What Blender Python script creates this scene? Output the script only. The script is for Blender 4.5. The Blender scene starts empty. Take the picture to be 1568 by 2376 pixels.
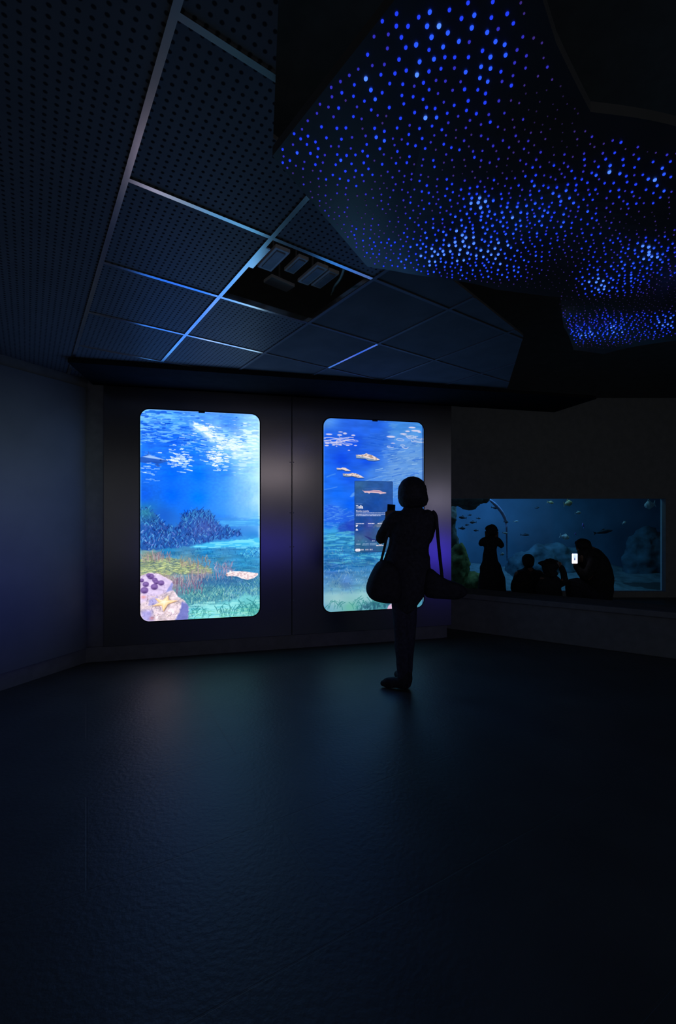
import bpy, bmesh, math, random
import numpy as np
from mathutils import Vector, Matrix, noise as mnoise

random.seed(7)
RNG = np.random.default_rng(11)
S = bpy.context.scene
COL = S.collection
PI = math.pi

# ------------------------------------------------------------------ camera, world, lights, exposure
F, CX, HOR, EYE = 1010.0, 784.0, 1190.0, 1.40
cam_d = bpy.data.cameras.new('camera')
cam = bpy.data.objects.new('camera', cam_d)
COL.objects.link(cam)
cam.location = (0, 0, EYE)
cam.rotation_euler = (PI / 2, 0, 0)
cam_d.sensor_fit = 'VERTICAL'
cam_d.sensor_height = 36.0
cam_d.lens = 36.0 * F / 2376.0
cam_d.shift_y = 2.0 / 2376.0
cam_d.clip_start = 0.02
S.camera = cam

S.view_settings.view_transform = 'Standard'
S.view_settings.look = 'None'
S.view_settings.gamma = 1.0
S.view_settings.exposure = 0.0
S.view_settings.use_curve_mapping = False
S.cycles.use_denoising = True
S.cycles.max_bounces = 6
S.cycles.sample_clamp_indirect = 3.0

world = bpy.data.worlds.new('dim_hall')
S.world = world
world.use_nodes = True
world.node_tree.nodes['Background'].inputs[0].default_value = (0.069, 0.073, 0.076, 1)
world.node_tree.nodes['Background'].inputs[1].default_value = 1.0


def area(name, loc, target, sx, sy, power, col, spread=180):
    l = bpy.data.lights.new(name, 'AREA')
    l.shape = 'RECTANGLE'
    l.size, l.size_y = sx, sy
    l.energy = power
    l.color = col
    l.spread = math.radians(spread)
    o = bpy.data.objects.new(name, l)
    COL.objects.link(o)
    o.location = loc
    d = Vector(target) - Vector(loc)
    o.rotation_euler = d.to_track_quat('-Z', 'Y').to_euler()
    return o


# lit tanks of the gallery behind and to the right of the viewer, then two added lamps
area('gallery_light_warm', (1.2, -2.2, 2.42), (-.6, 4.4, 1.55), 2.0, .18, .21, (1.0, .84, .86), 40)
area('gallery_light_blue', (.5, -2.2, .62), (-.8, 4.4, 1.05), 3.4, .50, .36, (.05, .04, 1.0), 40)
area('gallery_light_lilac', (6.2, -1.6, 1.8), (1.1, 4.84, 1.5), .9, .4, .075, (.84, .78, 1.0), 30)
area('gallery_light_violet', (6.2, -1.6, .2), (1.1, 4.84, .9), .9, .7, .32, (.07, .04, 1.0), 30)
area('left_fill_grey', (1.6, -1.6, 1.9), (-2.6, 3.5, 1.62),   .6, .3, .54, (.60, .82, 1.0), 17)  # added lamp that brightens the left wall, not a tank
area('left_fill_blue', (1.6, -1.6, .9), (-2.7, 3.3, .95), .6, .3, .85, (.10, .14, 1.0), 18)  # added blue fill for the lower left wall
# light over the fish tank's water
area('tank_light', (2.6, 8.3, 2.5), (2.6, 9.3, .5), 2.4, .9, 36, (.13, .42, 1.0))
area('tank_light_teal', (3.6, 8.2, 2.4), (3.6, 8.8, -.2), 3.0, .9, 8, (.22, .75, .8))


# ------------------------------------------------------------------ helpers
def px(x, y, Y):
    """world point on the line of sight of photo pixel x, y at distance Y"""
    return Vector(((x - CX) / F * Y, Y, EYE - (y - HOR) / F * Y))


def onz(x, y, z):
    Y = F * (z - EYE) / (HOR - y)
    return Vector(((x - CX) / F * Y, Y, z))


def lin(c):
    a = np.asarray(c, float) / 255.0
    return np.where(a <= .04045, a / 12.92, ((a + .055) / 1.055) ** 2.4)


def mat(name, col, rough=.6, metal=0.0, spec=.5, var=.25, scale=12.0, bump=0.0, bscale=60.0):
    m = bpy.data.materials.new(name)
    m.use_nodes = True
    nt = m.node_tree
    b = nt.nodes['Principled BSDF']
    b.inputs['Roughness'].default_value = rough
    b.inputs['Metallic'].default_value = metal
    b.inputs['Specular IOR Level'].default_value = spec
    tc = nt.nodes.new('ShaderNodeTexCoord')
    n = nt.nodes.new('ShaderNodeTexNoise')
    n.inputs['Scale'].default_value = scale
    n.inputs['Detail'].default_value = 4
    nt.links.new(tc.outputs['Object'], n.inputs['Vector'])
    r = nt.nodes.new('ShaderNodeValToRGB')
    r.color_ramp.elements[0].position = .3
    r.color_ramp.elements[1].position = .7
    r.color_ramp.elements[0].color = tuple(c * (1 - var) for c in col) + (1,)
    r.color_ramp.elements[1].color = tuple(min(1, c * (1 + var)) for c in col) + (1,)
    nt.links.new(n.outputs['Fac'], r.inputs['Fac'])
    nt.links.new(r.outputs['Color'], b.inputs['Base Color'])
    if bump:
        n2 = nt.nodes.new('ShaderNodeTexNoise')
        n2.inputs['Scale'].default_value = bscale
        n2.inputs['Detail'].default_value = 5
        nt.links.new(tc.outputs['Object'], n2.inputs['Vector'])
        bp = nt.nodes.new('ShaderNodeBump')
        bp.inputs['Strength'].default_value = bump
        bp.inputs['Distance'].default_value = .01
        nt.links.new(n2.outputs['Fac'], bp.inputs['Height'])
        nt.links.new(bp.outputs['Normal'], b.inputs['Normal'])
    return m


def emit(name, col, strength=1.0):
    m = bpy.data.materials.new(name)
    m.use_nodes = True
    nt = m.node_tree
    nt.nodes.remove(nt.nodes['Principled BSDF'])
    e = nt.nodes.new('ShaderNodeEmission')
    e.inputs[0].default_value = tuple(col) + (1,)
    e.inputs[1].default_value = strength
    nt.links.new(e.outputs[0], nt.nodes['Material Output'].inputs[0])
    return m


def emit_attr(name, strength=1.0):
    m = emit(name, (1, 1, 1), strength)
    nt = m.node_tree
    a = nt.nodes.new('ShaderNodeAttribute')
    a.attribute_name = 'picture'
    nt.links.new(a.outputs['Color'], nt.nodes['Emission'].inputs[0])
    return m


def tag(o, label=None, cat=None, group=None, kind=None):
    if label: o['label'] = label
    if cat: o['category'] = cat
    if group: o['group'] = group
    if kind: o['kind'] = kind
    return o


def empty(name, loc, label=None, cat=None, group=None, kind=None):
    o = bpy.data.objects.new(name, None)
    COL.objects.link(o)
    o.location = loc
    o.empty_display_size = .05
    return tag(o, label, cat, group, kind)


def link(name, me, m, parent=None, smooth=True):
    o = bpy.data.objects.new(name, me)
    COL.objects.link(o)
    for k in (m if isinstance(m, (list, tuple)) else [m]):
        me.materials.append(k)
    if smooth and len(me.polygons):
        me.polygons.foreach_set('use_smooth', [True] * len(me.polygons))
    if parent is not None:
        o.parent = parent
        o.matrix_parent_inverse = Matrix.Translation(-parent.location) if parent.type == 'EMPTY' and parent.parent is None else Matrix.Identity(4)
    return o


class MB:
    def __init__(s):
        s.bm = bmesh.new()

    def box(s, c, size, rz=0.0, bev=0.0, M=None):
        r = bmesh.ops.create_cube(s.bm, size=1.0)
        T = Matrix.Translation(c) @ (M if M is not None else Matrix.Rotation(rz, 4, 'Z')) @ Matrix.Diagonal((size[0], size[1], size[2], 1))
        bmesh.ops.transform(s.bm, matrix=T, verts=r['verts'])
        if bev:
            ed = list({e for v in r['verts'] for e in v.link_edges})
            bmesh.ops.bevel(s.bm, geom=ed, offset=bev, segments=2, affect='EDGES', profile=.5)
        return s

    def ell(s, c, r, M=None, seg=20):
        q = bmesh.ops.create_uvsphere(s.bm, u_segments=seg, v_segments=max(6, seg // 2), radius=1.0)
        T = Matrix.Translation(c) @ (M if M is not None else Matrix.Identity(4)) @ Matrix.Diagonal((r[0], r[1], r[2], 1))
        bmesh.ops.transform(s.bm, matrix=T, verts=q['verts'])
        return s

    def tube(s, pts, rad, seg=12, sub=4, caps=True):
        """smooth tapered tube; rad entries are r or (r_across, r_along_view)"""
        P = [Vector(p) for p in pts]
        R = [r if isinstance(r, (tuple, list)) else (r, r) for r in rad]
        Q, W = [], []
        n = len(P)
        for i in range(n - 1):
            p0, p1, p2, p3 = P[max(i - 1, 0)], P[i], P[i + 1], P[min(i + 2, n - 1)]
            for k in range(sub):
                t = k / sub
                Q.append(.5 * ((2 * p1) + (p2 - p0) * t + (2 * p0 - 5 * p1 + 4 * p2 - p3) * t * t + (3 * p1 - p0 - 3 * p2 + p3) * t ** 3))
                tt = t * t * (3 - 2 * t)
                W.append((R[i][0] * (1 - tt) + R[i + 1][0] * tt, R[i][1] * (1 - tt) + R[i + 1][1] * tt))
        Q.append(P[-1]); W.append(R[-1])
        rings = []
        for i, q in enumerate(Q):
            d = (Q[min(i + 1, len(Q) - 1)] - Q[max(i - 1, 0)])
            d = d.normalized() if d.length > 1e-9 else Vector((0, 0, 1))
            a = Vector((0, 1, 0)).cross(d)
            if a.length < .15:
                a = Vector((1, 0, 0)).cross(d)
            a.normalize()
            b = d.cross(a).normalized()
            rings.append([s.bm.verts.new(q + a * math.cos(2 * PI * k / seg) * W[i][0] + b * math.sin(2 * PI * k / seg) * W[i][1]) for k in range(seg)])
        for r0, r1 in zip(rings, rings[1:]):
            for k in range(seg):
                s.bm.faces.new((r0[k], r0[(k + 1) % seg], r1[(k + 1) % seg], r1[k]))
        if caps:
            s.bm.faces.new(list(reversed(rings[0])))
            s.bm.faces.new(rings[-1])
            for e, w in ((0, W[0]), (-1, W[-1])):
                rr = min(w)
                s.ell(Q[e], (rr * .98,) * 3, seg=10)
        return s

    def pillow(s, poly, thick, n, layers=((-.5, .62), (-.42, .84), (-.25, .96), (0, 1), (.25, .96), (.42, .84), (.5, .62))):
        """poly: outline points in space; inflated along direction n"""
        P = [Vector(p) for p in poly]
        Q = []
        m = len(P)
        for i in range(m):
            p0, p1, p2, p3 = P[i - 1], P[i], P[(i + 1) % m], P[(i + 2) % m]
            for k in range(3):
                t = k / 3
                Q.append(.5 * ((2 * p1) + (p2 - p0) * t + (2 * p0 - 5 * p1 + 4 * p2 - p3) * t * t + (3 * p1 - p0 - 3 * p2 + p3) * t ** 3))
        c = sum(Q, Vector()) / len(Q)
        n = Vector(n).normalized()
        rings = [[s.bm.verts.new(c + (q - c) * sc + n * thick * off) for q in Q] for off, sc in layers]
        for r0, r1 in zip(rings, rings[1:]):
            for k in range(len(Q)):
                s.bm.faces.new((r0[k], r0[(k + 1) % len(Q)], r1[(k + 1) % len(Q)], r1[k]))
        s.bm.faces.new(list(reversed(rings[0])))
        s.bm.faces.new(rings[-1])
        return s

    def prism(s, poly, z0, z1):
        a = [s.bm.verts.new((p[0], p[1], z0)) for p in poly]
        b = [s.bm.verts.new((p[0], p[1], z1)) for p in poly]
        n = len(poly)
        s.bm.faces.new(list(reversed(a)))
        s.bm.faces.new(b)
        for k in range(n):
            s.bm.faces.new((a[k], a[(k + 1) % n], b[(k + 1) % n], b[k]))
        return s

    def mesh(s, name, voxel=0.0, rough=0.0, freq=6.0, smooth=6):
        bmesh.ops.recalc_face_normals(s.bm, faces=s.bm.faces)
        me = bpy.data.meshes.new(name)
        s.bm.to_mesh(me)
        s.bm.free()
        if voxel:
            t = bpy.data.objects.new('work', me)
            COL.objects.link(t)
            r = t.modifiers.new('r', 'REMESH')
            r.mode = 'VOXEL'
            r.voxel_size = voxel
            if smooth:
                q = t.modifiers.new('s', 'SMOOTH')
                q.factor = .5
                q.iterations = smooth
            dg = bpy.context.evaluated_depsgraph_get()
            dg.update()
            m2 = bpy.data.meshes.new_from_object(t.evaluated_get(dg))
            bpy.data.objects.remove(t)
            bpy.data.meshes.remove(me)
            me = m2
            me.name = name
        if rough:
            for v in me.vertices:
                k = mnoise.fractal(v.co * freq, 1.0, 2.0, 4)
                v.co += v.normal * k * rough
        return me

    def build(s, name, m, parent=None, voxel=0.0, smooth=True, **k):
        return link(name, s.mesh(name, voxel, **k), m, parent, smooth)


def clip(poly, a, b, c):
    """keep the part of the polygon where a*x + b*y <= c"""
    out = []
    for i in range(len(poly)):
        p, q = poly[i - 1], poly[i]
        dp, dq = a * p[0] + b * p[1] - c, a * q[0] + b * q[1] - c
        if (dp <= 0) != (dq <= 0):
            t = dp / (dp - dq)
            out.append((p[0] + (q[0] - p[0]) * t, p[1] + (q[1] - p[1]) * t))
        if dq <= 0:
            out.append(q)
    return out


# ------------------------------------------------------------------ materials
def floor_mat():
    m = mat('floor_vinyl', (.075, .084, .082), .46, 0, .7, .16, 3.0)
    nt = m.node_tree
    b = nt.nodes['Principled BSDF']
    tc = [n for n in nt.nodes if n.type == 'TEX_COORD'][0]
    mp = nt.nodes.new('ShaderNodeMapping')
    mp.inputs['Rotation'].default_value = (0, 0, math.radians(-30))
    nt.links.new(tc.outputs['Object'], mp.inputs['Vector'])
    br = nt.nodes.new('ShaderNodeTexBrick')
    br.inputs['Scale'].default_value = 1.0
    br.inputs['Mortar Size'].default_value = .004
    br.inputs['Mortar Smooth'].default_value = .3
    br.inputs['Brick Width'].default_value = 1.5
    br.inputs['Row Height'].default_value = .62
    br.inputs['Color1'].default_value = (1, 1, 1, 1)
    br.inputs['Color2'].default_value = (1, 1, 1, 1)
    br.inputs['Mortar'].default_value = (0, 0, 0, 1)
    nt.links.new(mp.outputs[0], br.inputs['Vector'])
    n2 = nt.nodes.new('ShaderNodeTexNoise')
    n2.inputs['Scale'].default_value = 45
    n2.inputs['Detail'].default_value = 6
    nt.links.new(tc.outputs['Object'], n2.inputs['Vector'])
    mx = nt.nodes.new('ShaderNodeMath')
    mx.operation = 'MULTIPLY_ADD'
    mx.inputs[1].default_value = .55
    nt.links.new(br.outputs['Color'], mx.inputs[0])
    nt.links.new(n2.outputs['Fac'], mx.inputs[2])
    bp = nt.nodes.new('ShaderNodeBump')
    bp.inputs['Strength'].default_value = .35
    bp.inputs['Distance'].default_value = .006
    nt.links.new(mx.outputs[0], bp.inputs['Height'])
    nt.links.new(bp.outputs['Normal'], b.inputs['Normal'])
    return m


GA = .6192                                  # turn of the ceiling grid
GU = Vector((math.cos(GA), math.sin(GA), 0))
GV = Vector((-math.sin(GA), math.cos(GA), 0))
TU, TV = .6, .6583
GO = Vector((-.6774 * .6, 1.804 * .6, 0))
CEIL = EYE + 1.2466


def tile_mat():
    m = mat('perforated_tile', (.20, .205, .215), .5, 0, .5, .08, 5.0)
    nt = m.node_tree
    b = nt.nodes['Principled BSDF']
    ramp = [n for n in nt.nodes if n.type == 'VALTORGB'][0]
    tc = [n for n in nt.nodes if n.type == 'TEX_COORD'][0]
    mp = nt.nodes.new('ShaderNodeMapping')
    mp.vector_type = 'TEXTURE'
    mp.inputs['Location'].default_value = GO
    mp.inputs['Rotation'].default_value = (0, 0, GA)
    mp.inputs['Scale'].default_value = (.03, .03, 1)
    nt.links.new(tc.outputs['Object'], mp.inputs['Vector'])
    fr = nt.nodes.new('ShaderNodeVectorMath')
    fr.operation = 'FRACTION'
    nt.links.new(mp.outputs[0], fr.inputs[0])
    sb = nt.nodes.new('ShaderNodeVectorMath')
    sb.operation = 'SUBTRACT'
    sb.inputs[1].default_value = (.5, .5, 0)
    nt.links.new(fr.outputs[0], sb.inputs[0])
    ml = nt.nodes.new('ShaderNodeVectorMath')
    ml.operation = 'MULTIPLY'
    ml.inputs[1].default_value = (1, 1, 0)
    nt.links.new(sb.outputs[0], ml.inputs[0])
    ln = nt.nodes.new('ShaderNodeVectorMath')
    ln.operation = 'LENGTH'
    nt.links.new(ml.outputs[0], ln.inputs[0])
    st = nt.nodes.new('ShaderNodeMapRange')
    st.inputs['From Min'].default_value = .16
    st.inputs['From Max'].default_value = .25
    nt.links.new(ln.outputs['Value'], st.inputs['Value'])
    mx = nt.nodes.new('ShaderNodeMix')
    mx.data_type = 'RGBA'
    mx.inputs['A'].default_value = (.055, .057, .062, 1)
    nt.links.new(st.outputs[0], mx.inputs['Factor'])
    nt.links.new(ramp.outputs['Color'], mx.inputs['B'])
    nt.links.new(mx.outputs['Result'], b.inputs['Base Color'])
    sp = nt.nodes.new('ShaderNodeMath')
    sp.operation = 'MULTIPLY'
    sp.inputs[1].default_value = .25
    nt.links.new(st.outputs[0], sp.inputs[0])
    nt.links.new(sp.outputs[0], b.inputs['Specular IOR Level'])
    return m


M_FLOOR = floor_mat()
M_TILE = tile_mat()
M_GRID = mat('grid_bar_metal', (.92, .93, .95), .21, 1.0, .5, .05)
M_BLACK = mat('matt_black_paint', (.22, .222, .222), .9, 0, .0, .1)
M_FAR = mat('lifted_black_paint', (.46, .46, .47), .95, 0, .0, .08)  # black paint lightened so the far unlit walls look less deep
M_GRID_SHADED = mat('dull_grid_bar', (.20, .20, .22), .6, .2, .3, .08)  # darker copy of the bar metal, for bars that catch little screen light
M_TILE_PLAIN = mat('plain_dimmed_tile', (.19, .195, .20), .9, 0, .1, .12, 5.0)  # plain tile, also toned down so less screen light shows on it
M_PANEL = mat('satin_metal_panel', (.25, .245, .26), .22, 1.0, .5, .04, 4.0)
M_LEFT = mat('satin_laminate_side', (.24, .25, .27), .38, .3, .5, .06, 4.0)
M_BEZEL = mat('black_bezel', (.03, .03, .035), .35, 0, .5, .1)
M_STAR = mat('star_panel_paint', (.085, .09, .095), .30, 0, 1.0, .1, 8.0)
M_CLOTH = mat('black_cloth', (.05, .05, .054), .9, 0, .2, .3, 40, .3, 200)
M_CLOTH2 = mat('dark_denim', (.055, .055, .075), .85, 0, .2, .3, 40, .3, 200)
M_HAIR = mat('dark_hair', (.04, .038, .038), .6, 0, .3, .3, 60, .4, 120)
M_SKIN = mat('skin', (.34, .20, .14), .55, 0, .4, .1, 20)
M_LEATHER = mat('black_leather', (.035, .035, .037), .7, 0, .25, .3, 30, .3, 80)
M_BOX = mat('galvanised_box', (.78, .80, .82), .5, .1, .5, .1)
M_CABLE = mat('green_cable', (.25, .42, .30), .5)
M_DARKMETAL = mat('dark_grey_plate', (.36, .42, .50), .45, .1)

# ------------------------------------------------------------------ setting
WA = Vector((-1.886, 4.16, 0))                       # foot of the display wall
WD = Vector((1.091, .25, 0)).normalized()
WN = Vector((WD.y, -WD.x, 0))                        # faces the viewer
WROT = math.atan2(WD.y, WD.x)


def wall(t, z, out=0.0):
    p = WA + WD * t + WN * out
    return Vector((p.x, p.y, z))


def wbox(mb, t0, t1, z0, z1, o0, o1, bev=0.0):
    c = wall((t0 + t1) / 2, (z0 + z1) / 2, (o0 + o1) / 2)
    mb.box(c, (t1 - t0, abs(o1 - o0), z1 - z0), WROT, bev)


MB().box((1.0, 3.0, -.05), (14, 14, .1)).build('floor', M_FLOOR, smooth=False)['kind'] = 'structure'
tag(bpy.data.objects['floor'], 'dark grey vinyl floor with faint seams', None)

# display wall: backing, two satin panels, plinth, screws
mb = MB()
wbox(mb, -.5, 3.20, 0, 2.66, -.30, -.03)
wf = tag(mb.build('wall_front', M_BLACK, smooth=False), kind='structure')
for t0, t1 in ((-.324, 1.446), (1.450, 3.24)):
    mb = MB()
    wbox(mb, t0, t1, .14, 2.60, -.03, 0, .003)
    mb.build('wall_panel', M_PANEL, wf, smooth=False)
for t in (1.43, 1.466):
    for z in (.5, 1.05, 1.40, 1.92, 2.4):
        mb = MB()
        mb.ell(wall(t, z, .001), (.006, .003, .006), Matrix.Rotation(WROT, 4, 'Z'), 10)
        mb.build('screw', M_DARKMETAL, wf)
mb = MB()
wbox(mb, -.5, 3.16, 0, .14, -.03, -.015)
tag(mb.build('baseboard_front', M_BLACK, smooth=False), kind='structure')

mb = MB()
wbox(mb, -.42, 4.6, 2.605, CEIL - .007, -.03, .60)
tag(mb.build('shade_strip', mat('shade_strip_paint', (.03, .03, .032), .9, 0, 0, .1), smooth=False), kind='structure')  # added dark strip, hides the lit ceiling close to the wall

# left wall
LA, LD = Vector((-2.336, 4.04, 0)), Vector((-.298, -.647, 0)).normalized()
LN = Vector((LD.y, -LD.x, 0)) * -1
if LN.x < 0: LN = -LN
LROT = math.atan2(LD.y, LD.x)


def lbox(mb, t0, t1, z0, z1, o0, o1, bev=0):
    p = LA + LD * (t0 + t1) / 2 + LN * (o0 + o1) / 2
    mb.box((p.x, p.y, (z0 + z1) / 2), (t1 - t0, abs(o1 - o0), z1 - z0), LROT, bev)


mb = MB(); lbox(mb, -.15, 6.0, 0, 2.66, -.2, -.03)
wl = tag(mb.build('wall_left', M_BLACK, smooth=False), kind='structure')
mb = MB(); lbox(mb, 0, 5.9, .14, 2.56, -.03, 0, .003)
mb.build('wall_panel', M_LEFT, wl, smooth=False)
mb = MB(); mb.box((-2.33, 4.22, 1.33), (.5, .2, 2.66), .3)
tag(mb.build('trim_1', M_BLACK, smooth=False), kind='structure')

# tank hall: black back wall with a wide opening, right wall
TY = 7.2
X0, X1, Z0, Z1 = 1.2, 5.42, .10, EYE + 33 / F * TY
mb = MB()
mb.box(((-1.4 + X0) / 2, TY + .06, 1.6), (X0 + 1.4, .12, 3.4))
mb.box(((X1 + 7.4) / 2, TY + .06, 1.6), (7.4 - X1, .12, 3.4))
mb.box(((X0 + X1) / 2, TY + .06, (Z1 + 3.3) / 2), (X1 - X0, .12, 3.3 - Z1))
mb.box(((X0 + X1) / 2, TY + .06, Z0 / 2 - .05), (X1 - X0, .12, Z0 + .1))
tag(mb.build('wall_back', M_FAR, smooth=False), kind='structure')
mb = MB(); mb.box((7.3, 3.6, 1.6), (.2, 7.4, 3.4))
tag(mb.build('wall_right', M_FAR, smooth=False), kind='structure')

# ------------------------------------------------------------------ ceiling: perforated tiles in a bar grid, black void over the rest
# the line where the tiled part stops beside the star panel
e0, e1 = onz(640, 155, CEIL), onz(632, 362, CEIL)
ed = (e1 - e0).normalized()
en = (ed.y, -ed.x)
ec = en[0] * e0.x + en[1] * e0.y
b0, b1 = onz(760, 420, CEIL), onz(1000, 610, CEIL)     # hidden over the star panel
bd = (b1 - b0).normalized()
bn = (bd.y, -bd.x)
bc = bn[0] * b0.x + bn[1] * b0.y
r0, r1 = onz(1245, 680, CEIL), onz(1180, 890, CEIL)     # end of the tiles towards the tank hall
rd = (r1 - r0).normalized()
rn = (rd.y, -rd.x)
if rn[0] < 0: rn = (-rn[0], -rn[1])
rc = rn[0] * r0.x + rn[1] * r0.y
LNc = LN.x * (LA.x - .02 * LN.x) + LN.y * (LA.y - .02 * LN.y)
WNc = WN.x * (WA.x + WN.x * -.05) + WN.y * (WA.y + WN.y * -.05)


def ceiling_pieces(poly):
    poly = clip(poly, -LN.x, -LN.y, -LNc)
    if len(poly) > 2: poly = clip(poly, -WN.x, -WN.y, -WNc)
    if len(poly) > 2: poly = clip(poly, rn[0], rn[1], rc)
    if len(poly) < 3: return []
    out = [clip(poly, en[0], en[1], ec)]
    rest = clip(poly, -en[0], -en[1], -ec)
    if len(rest) > 2:
        out.append(clip(rest, bn[0], bn[1], bc))
    return [p for p in out if len(p) > 2]


def gp(i, j):
    p = GO + GU * (i * TU) + GV * (j * TV)
    return (p.x, p.y)


mb, mb2, gb, gb2 = MB(), MB(), MB(), MB()
for i in range(-7, 8):
    for j in range(-5, 6):
        if (i, j) == (1, 1):
            continue
        for p in ceiling_pieces([gp(i, j), gp(i + 1, j), gp(i + 1, j + 1), gp(i, j + 1)]):
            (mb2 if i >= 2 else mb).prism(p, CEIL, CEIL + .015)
hw = .0105
for i in range(0, 9):
    for ja, jb in ((-5, 2 + hw / TV), (2 + hw / TV, 3 - hw / TV), (3 - hw / TV, 6)):
        for p in ceiling_pieces([gp(i - hw / TU, ja), gp(i + hw / TU, ja), gp(i + hw / TU, jb), gp(i - hw / TU, jb)]):
            (gb if i < 2 or (i == 3 and ja > 1 and jb < 4) else gb2).prism(p, CEIL - .006, CEIL)  # lit and shaded copies; one far piece stays bright
for j in range(-5, 7):
    for i in range(0, 8):
        for p in ceiling_pieces([gp(i + hw / TU, j - hw / TV), gp(i + 1 - hw / TU, j - hw / TV), gp(i + 1 - hw / TU, j + hw / TV), gp(i + hw / TU, j + hw / TV)]):
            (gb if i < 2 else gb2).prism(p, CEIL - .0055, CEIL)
for a in ((1, 1, 2, 1), (2, 1, 2, 2), (2, 2, 1, 2), (1, 2, 1, 1)):      # upright webs round the open bay
    p, q = Vector(gp(a[0], a[1])), Vector(gp(a[2], a[3]))
    c = (p + q) / 2
    gb.box((c.x, c.y, CEIL + .016), ((q - p).length, .003, .032), math.atan2((q - p).y, (q - p).x))
ce = tag(mb.build('ceiling', M_TILE, smooth=False), kind='structure')
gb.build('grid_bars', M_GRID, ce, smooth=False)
gb2.build('shaded_grid_bars', M_GRID_SHADED, ce, smooth=False)
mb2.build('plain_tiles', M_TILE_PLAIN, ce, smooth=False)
mb = MB(); mb.box((1.5, 3.9, 3.35), (13, 9.2, .1))
tag(mb.build('ceiling_void', M_BLACK, smooth=False), kind='structure')

# things above the open bay
def plenum_box(x, y, ln, wd, h, ang, label, rim=True, hang=.10):
    z = CEIL + h
    c = onz(x, y, z)
    o = empty('junction_box', c, label, 'box', 'metal boxes above the open ceiling bay')
    rot = GA + PI / 2 + ang
    MB().box((c.x, c.y, z + .010), (ln, wd, .02), rot, .004).build('box_body', M_BOX if not rim else M_BOX, o, smooth=False)
    if rim:
        MB().box((c.x, c.y, z - .002), (ln * .80, wd * .62, .006), rot, .001).build('cover_plate', M_DARKMETAL, o, smooth=False)
    MB().box((c.x, c.y, z + .02 + (3.3 - z - .02) / 2), (.008, .008, 3.3 - z - .02), rot).build('hanger', M_BLACK, o, smooth=False)
    return o


plenum_box(634, 604, .22, .085, .10, .0, 'pale rimmed metal box above the open ceiling bay, nearest its bright bar')
plenum_box(687, 617, .17, .065, .15, .0, 'dim grey metal box in the middle of the open ceiling bay')
plenum_box(725, 640, .22, .075, .12, .0, 'rimmed metal box above the open ceiling bay, left one of the close pair')
plenum_box(753, 650, .20, .07, .12, .0, 'rimmed metal box above the open ceiling bay, beside the green cable')
plenum_box(648, 661, .09, .17, .14, .12, 'small plain grey box alone low in the open ceiling bay', rim=False)
c0 = onz(592, 594, CEIL + .012)
o = tag(MB().box((c0.x, c0.y, c0.z), (.20, .07, .012), GA + PI / 2, .003).build('mounting_plate', M_GRID, None, smooth=False),
        'bright flat metal plate resting on the bar beside the open ceiling bay', 'plate')
o = MB().tube([onz(799, 620, CEIL + .03), onz(790, 645, CEIL + .06), onz(776, 665, CEIL + .10), onz(770, 682, CEIL + .14), onz(768, 684, CEIL + .6)], [.007] * 5, 8).build('cable', M_CABLE)
tag(o, 'pale green cable hanging in the open ceiling bay', 'cable')

# ------------------------------------------------------------------ star panel
ZS = EYE + 1.10


def zs(X, Y):
    k = min(1, max(0, (X - .25) / .5))
    return ZS + k * .022 * math.sin(5.2 * X + 2.1 * Y) + k * .012 * math.sin(9 * Y - 3 * X)


def on_star(x, y):
    z = ZS
    for _ in range(8):
        p = onz(x, y, z)
        z = zs(p.x, p.y)
    return p


def inside(poly, x, y):
    c = False
    for i in range(len(poly)):
        x0, y0 = poly[i - 1]; x1, y1 = poly[i]
        if (y0 > y) != (y1 > y) and x < (x1 - x0) * (y - y0) / (y1 - y0) + x0:
            c = not c
    return c


DOTS = [(640, 364), (700, 283), (755, 212), (790, 180), (845, 95), (920, 0), (985, -90), (1200, -90), (1250, 70), (1272, 150), (1335, 235), (1350, 300), (1440, 328), (1568, 352), (1680, 370), (1680, 755), (1568, 776), (1400, 810), (1340, 803), (1320, 770), (1300, 715), (1290, 672), (1150, 664), (1020, 640), (860, 612)]
EDGE = [(632, 362), (935, -25), (1000, -110), (1225, -110), (1290, 100), (1370, 260), (1700, 340), (1700, 790), (1568, 790), (1400, 822), (1330, 812), (1308, 760), (1300, 690), (1150, 672), (1020, 645), (852, 619)]
sp = empty('star_panel', on_star(1000, 400), 'dark hanging ceiling panel studded with hundreds of tiny blue lights', 'light panel')
bm = bmesh.new()
pts = [on_star(*e) for e in EDGE]
xs = [p.x for p in pts]; ys = [p.y for p in pts]
pe = [(p.x, p.y) for p in pts]
dense = []
for i in range(len(pe)):
    p, q = Vector(pe[i]), Vector(pe[(i + 1) % len(pe)])
    n = max(1, int((q - p).length / .05))
    dense += [p.lerp(q, k / n) for k in range(n)]
from mathutils.geometry import delaunay_2d_cdt
inner = []
gx = min(xs)
while gx < max(xs):
    gy = min(ys)
    while gy < max(ys):
        if inside(pe, gx, gy): inner.append(Vector((gx, gy)))
        gy += .05
    gx += .05
nb = len(dense)
vv, ee, ff, *_ = delaunay_2d_cdt(dense + inner, [(i, (i + 1) % nb) for i in range(nb)], [list(range(nb))], 1, 1e-6)
lo = [bm.verts.new((v.x, v.y, zs(v.x, v.y))) for v in vv]
up = [bm.verts.new((v.x, v.y, zs(v.x, v.y) + .03)) for v in vv]
for f in ff:
    bm.faces.new([lo[k] for k in reversed(f)])
    bm.faces.new([up[k] for k in f])
from collections import Counter
cnt = Counter()
for f in ff:
    for a, b in zip(f, f[1:] + f[:1]): cnt[frozenset((a, b))] += 1
for f in ff:
    for a, b in zip(f, f[1:] + f[:1]):
        if cnt[frozenset((a, b))] == 1:
            bm.faces.new((lo[a], lo[b], up[b], up[a]))
bmesh.ops.recalc_face_normals(bm, faces=bm.faces)
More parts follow.
